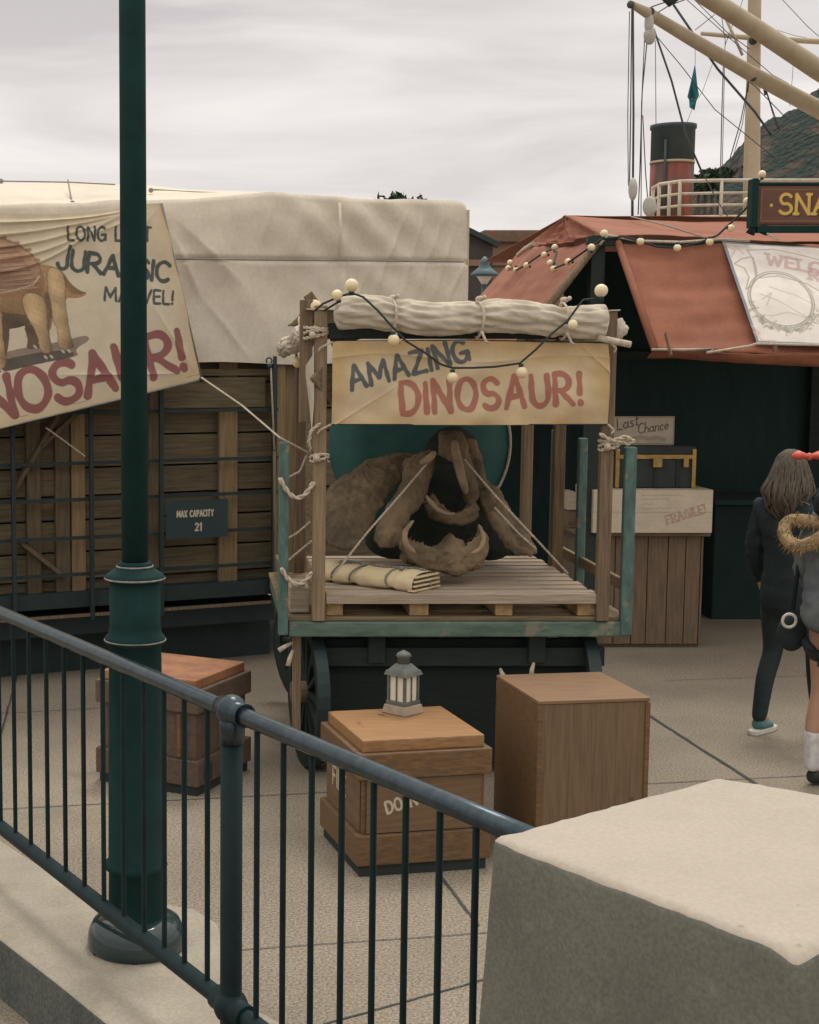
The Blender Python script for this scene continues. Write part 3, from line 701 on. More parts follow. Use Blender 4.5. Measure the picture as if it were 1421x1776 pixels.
for z, dx in ((1.893, 0), (2.318, .0)): mb.tube([(b00.x-.0, YF-.025, z), (b00.x+.7, YF-.027, z-(.0 if z < 2 else -.006)), (b00.x+bw, YF-.025, z-(0 if z < 2 else .008))], .0035, 6)
mb.build('hem_cord', M['darkrope'], bn)
for x, z, ex in ((.682, 1.895, .62), (.682, 2.315, .62), (2.10, 1.895, 2.13), (2.10, 2.31, 2.13)):
    mb = MB(); twist_rope(mb, [(x, YF-.03, z), (ex, YF-.035, z-.03), (ex-.01, YF-.03, z-.05)], .006); mb.build('corner_tie', M['rope'], bn)

# festoon of bulbs
def bulb(parent, p, r, up=1, dirv=(0,0,1)):
    p = V(p); d = V(dirv).normalized()*up
    b = MB(); b.ball(p, r, 18, 12); o = b.build('bulb', M['bulb'], parent)
    MB().tube([p-d*r*1.45, p-d*r*.75], r*.42, 10).build('socket', M['socket'], o); return o
YS = YF-.17
lights = empty('string_lights', at(790, 600, YS), 'black string of round yellow bulbs swagged across the cart banner', 'string lights')
cordpts = [at(x, y, YS) for x, y in [(545,540),(560,527),(585,516),(610,508),(630,515),(655,538),(680,566),(705,592),(738,612),(765,632),(785,638),(820,638),(860,636),(902,630),(930,606),(958,578),(985,556),(1000,535),(1012,520),(1043,517)]]
MB().tube(cordpts, .0055, 8).build('cord', M['darkrope'], lights)
for x, y, r, dv in [(610,495,.034,(0,0,1)), (1043,504,.033,(0,0,1)), (683,590,.030,(.1,0,-1)), (785,655,.029,(0,0,-1)), (905,646,.030,(.1,0,-1)), (993,563,.026,(.8,-.1,-.4)), (585,512,.028,(-.3,0,1))]:
    bulb(lights, at(x, y, YS), r, 1, dv)
l2 = empty('string_lights', at(530, 560, YF), 'short string of pale bulbs climbing down the left side of the cart cover', 'string lights')
sp = [at(585,525,YF-.1), at(560,540,YF), at(540,560,YF+.25), at(528,590,YF+.6), at(520,625,YF+.9)]
MB().tube(sp, .006, 8).build('cord', M['darkrope'], l2)
for x, y, yy, r in [(545,531,YF+.05,.037), (528,556,YF+.4,.036), (522,585,YF+.7,.03), (517,628,YF+.95,.034)]: bulb(l2, at(x, y, yy), r, 1, (-.3,0,.8))

# pallet
pal = empty('pallet', (1.37, 8.2, .886), 'slatted wooden pallet carrying the skull on the cart bed', 'pallet')
px0, px1 = .665, 2.085
for i in range(10):
    y0 = YF+.03+i*.148; s = .0
    MB().box(px0+s, px1-.012*(i % 2)-s, y0, y0+.096, .982, 1.012).build('plank', M['wood_pallet'], pal, bev=.004)
MB().box(px0, px1, YF+.0, YF+.028, .955, 1.009).build('front_board', M['wood_pallet'], pal, bev=.004)
for x, w_ in ((.668,.088), (1.105,.10), (1.555,.09), (1.985,.10)):
    MB().box(x, x+w_, YF+.032, YF+1.45, .888, .980).build('runner', mat('pallet_runner', (.44,.28,.13), (.28,.18,.09), .85, 6, stretch=(6,1,6), bump=.5) if x < .7 else bpy.data.materials['pallet_runner'], pal, bev=.004)

# horned fossil skull
sk = empty('fossil_skull', (1.35, 8.5, 1.015), 'large brown horned fossil skull roped down on the pallet', 'skull')
def S(x, y, Y): return at(x, y, Y)
mb = MB()
def plate(poly, Yf, th, curve=0):
    f0 = [S(x, y, Yf(x, y) if callable(Yf) else Yf) for x, y in poly]; f1 = [p+V((.0, th, .0)) for p in f0]; nn = len(poly)
    c0_ = sum(f0, V())/nn-V((0,curve,0)); c1_ = sum(f1, V())/nn
    mb.add(f0+f1+[c0_, c1_], [(i, (i+1) % nn, 2*nn) for i in range(nn)]+[(nn+(i+1) % nn, nn+i, 2*nn+1) for i in range(nn)]+[(i, (i+1) % nn, nn+(i+1) % nn, nn+i) for i in range(nn)])
plate([(566,945),(556,905),(560,872),(572,850),(590,832),(612,822),(640,800),(664,792),(690,786),(720,788),(712,815),(690,842),(668,872),(648,905),(625,950),(600,956)], lambda x, y: 8.60-.5*(y-780)/170, .12, .06)
plate([(705,800),(752,778),(757,792),(752,822),(742,850),(735,872),(714,895),(702,925),(692,948),(664,953),(648,940),(660,905),(684,868),(700,838)], lambda x, y: 8.38-.3*(y-780)/170, .12, .07)
plate([(764,752),(806,748),(814,780),(824,820),(832,856),(822,880),(808,868),(803,838),(794,806),(786,790),(775,800),(766,792)], 8.28, .10, .05)
plate([(735,872),(752,855),(764,878),(784,893),(806,890),(822,872),(834,880),(828,905),(800,912),(770,908),(745,898)], 8.26, .08, .03)
plate([(816,828),(846,834),(868,852),(888,882),(908,915),(934,950),(932,962),(905,962),(885,945),(866,925),(846,900),(832,868)], lambda x, y: 8.42-.25*(y-830)/130, .13, .06)
T = lambda pts, rs: mb.tube([S(*p) for p in pts], rs, 12)
T([(812,765,8.45),(826,810,8.4),(836,850,8.35)], [.05,.045,.04])
T([(850,890,8.25),(870,925,8.2),(888,950,8.15),(898,964,8.12)], [.03,.028,.028,.016])
T([(868,905,8.25),(892,950,8.15),(925,962,8.1)], [.03,.025,.018])
T([(590,845,8.5),(640,812,8.52),(700,790,8.55)], [.03,.025,.02])
plate([(698,918),(706,932),(722,954),(752,962),(772,945),(789,930),(804,946),(816,956),(832,946),(838,916),(850,932),(848,962),(828,984),(792,1000),(752,992),(712,976),(696,945)], lambda x, y: 8.0-.08*(y-915)/80, .16, .07)
# lower jaw, beak and small horns
T([(716,902,8.1),(700,925,8.05),(700,948,8.02),(722,965,8.0),(760,972,8.0)], [.010,.02,.032,.04,.045])
T([(832,912,8.1),(842,935,8.05),(838,955,8.0),(815,960,8.0)], [.010,.02,.028,.035])
for p, r, sc in [((760,965,8.05),.10,(1,1,.6)), ((812,970,8.02),.10,(1,1,.62)), ((790,960,8.0),.085,(.8,.9,1)), ((790,985,7.98),.07,(1.3,1,.5)), ((716,965,8.1),.07,(1,1,.7))]:
    mb.ball(S(*p), r, 16, 10, sc)
o = mb.build('skull_bone', M['skull'], sk)
rm = o.modifiers.new('remesh', 'REMESH'); rm.mode = 'VOXEL'; rm.voxel_size = .0085; rm.use_smooth_shade = True
sm_ = o.modifiers.new('soft', 'SMOOTH'); sm_.factor = .7; sm_.iterations = 12
tx = bpy.data.textures.new('bone', 'CLOUDS'); tx.noise_scale = .09; tx.noise_depth = 4
dm = o.modifiers.new('rough', 'DISPLACE'); dm.texture = tx; dm.strength = .03; dm.mid_level = .5
tx2 = bpy.data.textures.new('bone_fine', 'CLOUDS'); tx2.noise_scale = .03; tx2.noise_depth = 3
dm = o.modifiers.new('pits', 'DISPLACE'); dm.texture = tx2; dm.strength = .018; dm.mid_level = .5
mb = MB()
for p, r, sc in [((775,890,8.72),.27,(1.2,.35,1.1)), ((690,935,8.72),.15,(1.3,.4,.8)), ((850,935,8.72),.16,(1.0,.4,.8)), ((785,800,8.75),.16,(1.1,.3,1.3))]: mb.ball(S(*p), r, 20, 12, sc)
mb.build('cavity_shade', mat('cavity_shade_dark', (.035,.042,.034), (.02,.028,.025), .95, 8, bump=.8, bscale=20, bdist=.02), sk)  # dark filler added behind the bones to paint the shade in the gaps
pale = mat('pale_bone', (.36,.26,.165), (.20,.145,.09), .9, 9, bump=.9, bscale=40, bdist=.01)
def bonepart(nm, pts, rs):
    o = MB().tube([S(*p) for p in pts], rs, 12).build(nm, pale, sk); d_ = o.modifiers.new('sub', 'SUBSURF'); d_.levels = d_.render_levels = 2; d2 = o.modifiers.new('rough', 'DISPLACE'); d2.texture = tx2; d2.strength = .012; d2.mid_level = .5
bonepart('nose_ridge', [(788,762,8.2),(790,785,8.17),(797,812,8.15),(804,840,8.15),(810,858,8.17)], [.018,.030,.026,.024,.012])
bonepart('eye_rim', [(738,858,8.22),(748,872,8.17),(760,886,8.14),(778,893,8.13),(790,890,8.15)], [.010,.014,.014,.012,.006])
bonepart('jaw_hook', [(719,902,7.93),(706,915,7.9),(700,932,7.88),(706,948,7.87),(722,960,7.87)], [.006,.013,.018,.018,.008])
bonepart('jaw_hook', [(829,908,7.94),(838,922,7.92),(840,940,7.91),(832,954,7.9),(816,960,7.9)], [.006,.012,.015,.014,.007])
bonepart('brow_tip', [(756,782,8.12),(744,796,8.12),(728,806,8.14)], [.014,.028,.012])
# hold-down ropes
for nm, pts in [('left', [S(756,786,8.22), S(700,852,8.0), S(636,925,7.84), S(577,1000,YF+.10)]), ('right', [S(806,797,8.2), S(860,860,8.05), S(925,930,7.95), S(985,995,YF+.35)]), ('r2', [S(858,880,8.12), S(900,925,8.05), S(930,952,8.0)]), ('l2', [S(572,945,8.3), S(590,900,8.3), S(640,875,8.38)])]:
    mb = MB(); twist_rope(mb, pts, .006)
    lab = {'left': 'thin rope running from the skull down to the left front of the pallet', 'right': 'thin rope running from the skull down to the right edge of the pallet', 'r2': 'short slack rope on the right cheek of the skull', 'l2': 'short curved rope lying over the left frill of the skull'}[nm]
    mb.build('rope', M['rope'], None, label=lab, cat='rope', loc=pts[-1])

# teal round panel at the back
dc = at(727, 770, 9.05)
td = empty('round_panel', (dc.x, dc.y, dc.z-.5), 'teal painted round panel with a pale rim standing behind the skull', 'panel')
def disc(r, y0, y1, m, name):
    mb = MB(); mb.lathe((dc.x, 0, dc.z), [(.01, y0), (r*.6, y0-.02), (r, y0+.02), (r, y1)], 48, 'y'); mb.build(name, m, td)
disc(.545, 9.03, 9.1, M['tealdisc'], 'panel')
mb = MB(); mb.tube([(dc.x+.553*math.cos(t), 9.045, dc.z+.553*math.sin(t)) for t in np.linspace(-.55, .42, 16)], .009, 6); mb.build('rim', M['rope'], td)

# tied canvas bundle on the pallet
bd = empty('canvas_bundle', atz(680, 990, 1.014), 'folded cream canvas bundle tied with cord lying on the pallet', 'bundle')
q0 = atz(604, 985, 1.012); q1 = atz(735, 1023, 1.012); q0 = V((.72, 8.22, 1.06)); q1 = V((1.20, YF+.11, 1.06))
dn = (q1-q0).normalized(); sd_ = V((-dn.y, dn.x, 0)).normalized(); Lb = (q1-q0).length
ties = [.16, .40, .78]
def bfn(U, W):
    t = W*2*math.pi; s = U*Lb
    pin = sum(np.exp(-((U-k)*Lb/.025)**2) for k in ties)
    hw = .140*(1+.05*vnoise(U*8, W*3, 60))*(1-.07*pin); hh = .052*(1+.10*vnoise(U*9, W*4, 61))*(1-.25*pin)
    cx = np.sign(np.cos(t))*np.abs(np.cos(t))**.7*hw; cz = np.sign(np.sin(t))*np.abs(np.sin(t))**.75*hh
    z = q0.z+cz-.012*np.cos(t)**2+.012*np.sin(U*17)*(cz > 0)*.4
    return q0.x+dn.x*s+sd_.x*cx, q0.y+dn.y*s+sd_.y*cx, z
grid('canvas', bfn, 90, 48, mat('cream_canvas', (.66,.54,.34), (.56,.44,.26), .95, 5, bump=.3, bscale=100), bd)
for k, zz in enumerate((1.022, 1.045, 1.068, 1.091)):
    mb = MB(); e = [q1+sd_*sx*(.134-.006*k)+dn*d for sx, d in ((-1,-.03),(1,-.03),(1,.012),(-1,.012))]
    mb.add([(p.x, p.y, zz-.007) for p in e]+[(p.x, p.y, zz+.003) for p in e], [(0,1,2,3),(7,6,5,4),(0,1,5,4),(1,2,6,5),(2,3,7,6),(3,0,4,7)])
    mb.build('folded_edge', bpy.data.materials['cream_canvas'], bd, bev=.004)
for k in ties:
    mb = MB(); c = q0+dn*Lb*k; pts = [c+sd_*.143*math.cos(t)+dn*.03*math.sin(t*.5+k*5)+V((0,0,.054*math.sin(t))) for t in np.linspace(0, 2*math.pi, 24)]
    twist_rope(mb, pts, .0065); mb.ball(c+V((0,0,.056))-sd_*.02, .013, 8, 6); mb.build('tie', mat('grey_cord', (.26,.24,.21), (.15,.15,.14), .95, 50) if k == .16 else bpy.data.materials['grey_cord'], bd)
mb = MB(); twist_rope(mb, [q0+dn*Lb*k+V((0,0,.058))+sd_*.03*math.sin(k*9) for k in (.16,.28,.40,.52,.65,.78,.97)]+[q1+dn*.016+V((0,0,-.03))+sd_*.03], .0065); mb.build('tie', bpy.data.materials['grey_cord'], bd)

# heavy ropes swagged at the left of the cart
def hrope(pts, r, label, grp=None, m='rope'):
    mb = MB(); twist_rope(mb, pts, r); return mb.build('rope', M[m], None, label=label, cat='rope', group=grp, loc=pts[0])
hrope([at(487,830,YF-.02)]+sag(at(487,832,YF-.03), at(543,838,YF-.03), .085, 10)+[at(545,840,YF)], .013, 'thick pale rope swagged between the left teal stake and canopy post, upper one')
hrope(sag(at(488,985,YF-.03), at(541,992,YF-.03), .075, 10), .013, 'thick pale rope swagged low beside the left teal stake above the corner box')
hrope([at(350,655,8.6), at(420,703,8.3), at(487,760,YF-.01), at(535,785,YF+.1)], .0055, 'thin guy rope from the large banner corner down to the left teal stake')
hrope([at(500,828,YF+.05), at(520,818,YF+.1), at(532,790,YF+.1)], .006, 'thin slack rope rising from the left stake to the canopy post')
hrope([at(497,935,YF+.1), at(515,925,YF+.1), at(538,905,YF+.1)], .006, 'thin slack rope low on the left side of the cart')
hrope([at(497,975,YF+.12), at(520,955,YF+.12), at(541,938,YF+.12)], .006, 'lowest thin slack rope on the left side of the cart')
def wrap(c, rx, ry, n, r, dz, label, tail=None):
    c = V(c); pts = [c+V((rx*math.cos(t), ry*math.sin(t), dz*t/(2*math.pi)+.008*math.sin(t*1.3))) for t in np.linspace(0, n*2*math.pi, int(n*14))]
    if tail: pts += [c+V(t) for t in tail]
    mb = MB(); twist_rope(mb, pts, r); mb.ball(c+V((-.02,-ry-.008,.02)), r*2.1, 8, 6); mb.build('rope_lashing', M['rope'], None, label=label, cat='rope', loc=c)
wrap((.625, YF+.015, 1.70), .046, .042, 2.5, .009, .018, 'pale rope lashed in two turns round the left canopy post under the banner', [(-.06,-.04,.1), (-.05,-.05,.16), (0,-.05,.2)])
wrap((.60, YF+.02, 2.33), .06, .05, 3, .009, .02, 'pale rope lashed round the top left corner of the cart frame')
wrap((2.12, YF+.015, 1.76), .05, .042, 3, .009, .016, 'pale rope lashed round the right canopy post below the banner', [(.09,-.03,.03), (.13,-.02,.05)])
hrope([at(1040,752,YF-.03), at(1062,765,YF-.04), at(1085,757,YF-.03), at(1100,766,YF)], .011, 'pale rope tying the right canopy post to the right teal stake')
for x, y, x2, y2, l in ((507,1115,484,1128,'frayed white rope end poking out left under the cart beam'), (508,1128,500,1155,'frayed white rope end hanging down at the left front of the cart'), (868,1160,875,1175,'white rope end dangling under the middle of the cart'), (926,1150,922,1170,'white rope end dangling under the right half of the cart')):
    mb = MB(); mb.tube([at(x, y, YF+.05), at((x+x2)/2-1, (y+y2)/2, YF+.03), at(x2, y2, YF+.02)], [.008,.012,.014], 8); mb.build('rope_end', M['rope'], None, label=l, cat='rope', loc=at(x, y, YF+.05))

# ================================================================= BIG TARPED CRATE (left)
A0 = at(0, 700, 10.0); ang = math.radians(23); wd_ = V((math.cos(ang), math.sin(ang), 0)); wn = V((math.sin(ang), -math.cos(ang), 0))  # wn faces camera
def WP(px, py, off=0): return atplane(px, py, A0+wn*off, wn)
def wu(p): return (V(p)-A0).dot(wd_)
uR = wu(WP(806, 500)); uL = -2.2
def W3(u, z, off=0): p = A0+wd_*u+wn*off; return V((p.x, p.y, z))
zeT = WP(806, 362).z; print('tarp right top', uR, zeT, 'left eave', WP(0,360).z, wu(WP(0,360)), 'ridge0', WP(0,315).z)
ztar = WP(420, 630).z
big = empty('crate_wagon', W3(1, 0, -.6), 'huge plank crate caged in dark bars under a cream tarpaulin', 'crate')
# eave height along u in wagon plane from the photo line
ex = np.array([-800, 0, 280, 470, 600, 806]); eyy = np.array([372, 362, 356, 340, 350, 358])
eu = np.array([wu(WP(x, y)) for x, y in zip(ex, eyy)]); ez = np.array([WP(x, y).z for x, y in zip(ex, eyy)])
rx_ = np.array([-800, 0, 120, 300, 470, 600, 806]); ryy = np.array([340, 314, 309, 322, 334, 347, 356])
DEPTH = 2.6
def tarp(U, W):
    u = uL+(uR-uL)*U
    zt = np.interp(u, eu, ez)
    f = np.clip(W/.62, 0, 1); g = np.clip((W-.62)/.38, 0, 1)
    zb = ztar+.01*np.sin(u*5)
    fold = .045*np.exp(-((u-wu(WP(590,400)))/.05)**2)*np.sin(f*math.pi)+.02*vnoise(u*2.2, f*2, 70)+.014*vnoise(u*5+f*2.5, f*3-u*1.5, 71)*(.4+f)
    dg = (u*1.0+f*1.5)
    for (xa, ya, xb, yb, wd2, am) in ((640,452,560,640,.025,.022),(700,365,640,520,.02,.022),(730,365,690,520,.018,.020),(765,370,715,515,.02,.022),(790,380,745,515,.016,.018),(806,440,770,520,.02,.02),(290,400,345,520,.03,.035),(300,380,420,500,.03,.02),(470,340,440,450,.025,.015),(350,520,430,625,.03,.02),(520,350,500,450,.02,.012),(450,460,470,625,.03,.014),(660,460,640,560,.02,.014)):
        pa = WP(xa, ya); pb = WP(xb, yb); ua, ub, za, zb3 = wu(pa), wu(pb), pa.z, pb.z; zz = ztar+(zt-ztar)*f
        ln2 = (ub-ua)**2+(zb3-za)**2; tt = np.clip(((u-ua)*(ub-ua)+(zz-za)*(zb3-za))/ln2, 0, 1); dd = np.hypot(u-ua-(ub-ua)*tt, zz-za-(zb3-za)*tt)
        tarp.acc = getattr(tarp, 'acc', 0)+.95*am*np.exp(-dd/wd2)*np.sin(tt*math.pi*.9+.15)
    fold = fold+.014*np.sin(dg*16)*np.exp(-((u-uR+.9)/.7)**2)*f
    fold = fold+tarp.acc; tarp.acc = 0
    # taut creases fanning from the banner corner
    fold = fold+.03*np.exp(-((u-wu(WP(300,420))-(1-f)*.9)/.10)**2)*np.clip(1-f, 0, 1)*2*f
    seam = -.02*np.exp(-((zb+(zt-zb)*f-np.interp(u, [wu(WP(300,450)), wu(WP(806,455))], [WP(300,450).z, WP(806,455).z]))/.02)**2)
    off = .05+fold+seam-.05*np.clip(f-.9, 0, .1)**1.5*10
    rd_ = .10*np.sin(np.clip(g*6, 0, 1)*math.pi/2)
    z = zb+(zt-zb)*f+rd_*.5
    rz = np.interp(u, [wu(WP(x, y, -1.3)) for x, y in zip(rx_, ryy)], [WP(x, y, -1.3).z for x, y in zip(rx_, ryy)])
    gg = np.clip(g*2, 0, 1); g2 = np.clip(g*2-1, 0, 1)
    z = np.where(g > 0, zt+.05+(rz-zt-.05)*gg-(rz-zt)*g2+.02*np.abs(vnoise(u*3, g*3, 77))-.03, z)
    z = np.where((g > 0) & (g <= .001), zt, z)
    dep = np.where(g > 0, -1.3*gg-1.3*g2, 0)
    endr = np.clip((uR-u)/.07, 0, 1); z = z-(1-np.sqrt(1-(1-endr)**2))*.07*np.clip((f-.6)*3, 0, 1)
    o_ = off*(1-g)+dep
    return A0.x+wd_.x*u+wn.x*o_, A0.y+wd_.y*u+wn.y*o_, z
grid('tarpaulin', tarp, 420, 190, M['tarp'], big)
# right end of the tarp
def tend(U, W):
    d = -DEPTH*U+.05; z = ztar+(zeT-.01-ztar)*W-.02*0
    o_ = d; u = uR+.02*np.sin(U*12)*(1-W)
    return A0.x+wd_.x*u+wn.x*o_, A0.y+wd_.y*u+wn.y*o_, z+0*U
grid('tarpaulin_end', tend, 30, 20, M['tarp'], big)
def wbox(u0, u1, z0, z1, off0, off1, mb=None):
    mb = mb or MB(); c = [W3(u0, z0, off0), W3(u1, z0, off0), W3(u1, z0, off1), W3(u0, z0, off1)]; t = [V((p.x, p.y, z1)) for p in c]; return mb.hexa(c, t)
def wpx(px, py=850): return wu(WP(px, py))
def zpx(py, px=345): return WP(px, py).z
zf = zpx(1035); 
# inner box core so that nothing shows through
wbox(uL, uR-.05, zf, zpx(372, 700), -.35, -DEPTH+.1).build('crate_core', M['wood_dark'], big)
# horizontal boards
mb = MB(); z = zf; i = 0
while z < ztar+.3:
    h = .17+.05*((i*7) % 3)/2; wbox(uL, uR-.06, z, z+h-.012, -.10+.012*((i*5) % 3), -.16, mb); z += h; i += 1
wgo = mat('wagon_board', (.165,.125,.07), (.08,.065,.04), .9, 4, stretch=(1,1,16), bump=.5, bscale=16, bdist=.004)
wgv = mat('wagon_batten', (.15,.11,.065), (.08,.062,.04), .9, 4, stretch=(18,18,1), bump=.5, bscale=16, bdist=.004)
mb.build('wall_boards', wgo, big, bev=.004)
# vertical battens
wp_ = mat('pale_batten', (.29,.20,.10), (.17,.12,.065), .85, 4, stretch=(18,18,.9), bump=.5, bscale=20)
for x0, x1 in ((50,75), (100,125), (128,152), (262,280), (385,417), (497,520), (-60,-30), (-180,-150)):
    wbox(wpx(x0), wpx(x1), zf+.01, ztar+.1, -.085, -.045).build('batten', wp_ if x0 in (128, 385, 497) else wgv, big, bev=.004)
for x0, x1, y0, y1 in ((285,462,655,708), (285,470,640,652)):
    wbox(wpx(x0), wpx(x1), zpx(y1), zpx(y0), -.043, -.02).build('cross_board', wgo, big, bev=.004)
wbox(wpx(520), wpx(548), zf+.01, ztar+.1, -.04, -.0).build('corner_post', M['wood_old'], big, bev=.004)
wbox(wpx(478), wpx(492), zf+.01, ztar+.1, -.04, .02).build('corner_post', wp_, big, bev=.004)
# diagonal braces at left
for a_, b_ in (((100,720),(18,860)), ((22,930),(110,1000)), ((70,775),(160,690))):
    MB().bar(WP(*a_, -.03), WP(*b_, -.03), .03, .07, wn).build('brace', wgv, big, bev=.004)
# steel cage bars
for y in (712, 797, 858, 922, 983):
    wbox(uL, wpx(480), zpx(y)-.011, zpx(y)+.011, .0, .022).build('cage_bar', M['black'], big)
for x in (-170, -75, 20, 155, 276, 470):
    wbox(wpx(x)-.014, wpx(x)+.014, zf-.1, ztar+.05, .034, .06).build('cage_bar', M['black'], big)
# dark chassis
wbox(uL, wpx(560), .62, zf-.012, .02, -1.8).build('chassis', M['black'], big)
wbox(uL, wpx(500), .30, .45, -.1, -1.6).build('under_frame', M['black'], big)
wbox(uL, wpx(500), .45, .47, .035, .05).build('trim', M['wood_v'], big)
wbox(uL, wpx(500), .0, .298, -.3, -1.5).build('skirt', M['black'], big)
# capacity plate
def pcap(P, c):
    text(P, c, 'MAX CAPACITY', .085, .155, .042, .009, (.66,.56,.42), 0, .20, wid=.62, serif=0, soft=.003)
    text(P, c, '21', .225, .055, .05, .012, (.62,.5,.4), 0, .3, wid=.9, soft=.003)
pc = WP(288, 936, .065)
decal('capacity_plate', pc, wd_, (0,0,1), wpx(395)-wpx(288), .27, M['board'], pcap, big, 220, 130, (.025,.045,.05))
# seam rope and ridge ropes
MB().tube([WP(x, y, .085) for x, y in ((290,449),(400,450),(500,451),(640,452),(804,454))], .007, 6).build('seam_rope', mat('seam_cord', (.30,.27,.24), rough=.95), big)
mb = MB(); mb.tube([WP(x, y, -.25) for x, y in ((-60,311),(0,314),(60,315),(120,316),(200,320))], .005, 6); mb.tube([WP(x, y, -.5) for x, y in ((262,329),(330,333),(405,336))], .007, 6); mb.tube([WP(x, y, -.02) for x, y in ((276,357),(340,354),(400,347),(466,336))], .008, 6)
mb.tube([WP(118,312,-.6), WP(126,358,-.02)], .006, 6)
mb.build('ridge_rope', bpy.data.materials['seam_cord'], big)
for x, y in ((2,314),(262,330),(126,352),(274,358),(466,337),(589,350)):
    MB().ball(WP(x, y, -.02 if y > 335 else -.3), .018, 8, 6).build('rope_knot', bpy.data.materials['seam_cord'], big)
MB().tube([WP(589,352,.10), WP(591,400,.12), WP(588,450,.11)], .010, 6).build('fold_rope', M['tarp'], big)
# turnbuckle pole beside the crate
tbk = empty('tie_rod', WP(482, 1100, .15), 'thin pale tie rod with a hook strained from the tarpaulin edge to the ground', 'rod')
MB().tube([WP(467,630,.1), WP(470,640,.1), WP(476,780,.12)], .007, 6).build('rod', M['rope'], tbk)
mb = MB(); p = WP(467,628,.1); mb.tube([p+V((.02*math.cos(t), 0, .02*math.sin(t)+.01)) for t in np.linspace(-1, 4, 12)], .006, 6); mb.ball(p-V((0,0,.03)), .02, 8, 6); mb.build('hook', M['black'], tbk)
MB().tube([WP(476,782,.12), WP(480,1140,.14)], .012, 8).build('lower_rod', M['wood_v'], tbk)
hrope([WP(80,742,.2), WP(112,765,.12), WP(148,792,.07)], .006, 'thin rope from under the large banner to the cage bars')

# ================================================================= LARGE DINOSAUR BANNER
BO = .30
def bq(px, py): return WP(px, py, BO)
# corner points on the plane: top edge y=366->354 , right edge to (350,660), bottom edge to (0,745)
TL = bq(-320, 385); TR = bq(281, 352); BR_ = bq(350, 658); BL_ = bq(-320, 820)
# sheet coordinates: photo pixels in the banner plane, made metric by position along the plane
def bl(u, v, A, B, C_, D): return [A[i]*(1-u)*(1-v)+B[i]*u*(1-v)+C_[i]*u*v+D[i]*(1-u)*v for i in range(3)]
def bigb(U, W):
    x, y, z = bl(U, W, TL, TR, BR_, BL_)
    s = .02*vnoise(U*7, W*2, 80)*(1-W)+.03*np.exp(-(W/.14)**2)*np.sin(U*9+1)*1.0+.012*vnoise(U*9, W*4, 81)-.05*np.sin(W*math.pi)*np.sin(U*math.pi)*0
    for k in range(5):
        up = np.clip((U-.08-.02*k)/(.88-.05*k), 0, 1); line = .012+.012*k+(.035+.045*k)*np.sin(up*math.pi)
        s = s+.022*np.exp(-((W-line)/.010)**2)*np.sin(up*math.pi)
    for k, (ua, wa, ub, wb2) in enumerate(((.99,.02,.80,.30),(.98,.03,.62,.22),(.99,.97,.90,.5),(.97,.95,.6,.80))):
        ln2 = (ub-ua)**2+(wb2-wa)**2; tt = np.clip(((U-ua)*(ub-ua)+(W-wa)*(wb2-wa))/ln2, 0, 1); dd = np.hypot(U-ua-(ub-ua)*tt, W-wa-(wb2-wa)*tt)
        s = s+.014*np.exp(-dd/.012)*np.sin(tt*math.pi)
    z2 = z-.06*np.exp(-(W/.05)**2)*np.sin(np.clip((U-.5)/.45, 0, 1)*math.pi)*.6+.004*np.sin(U*40)*(W > .97)
    return x+wn.x*s, y+wn.y*s, z2
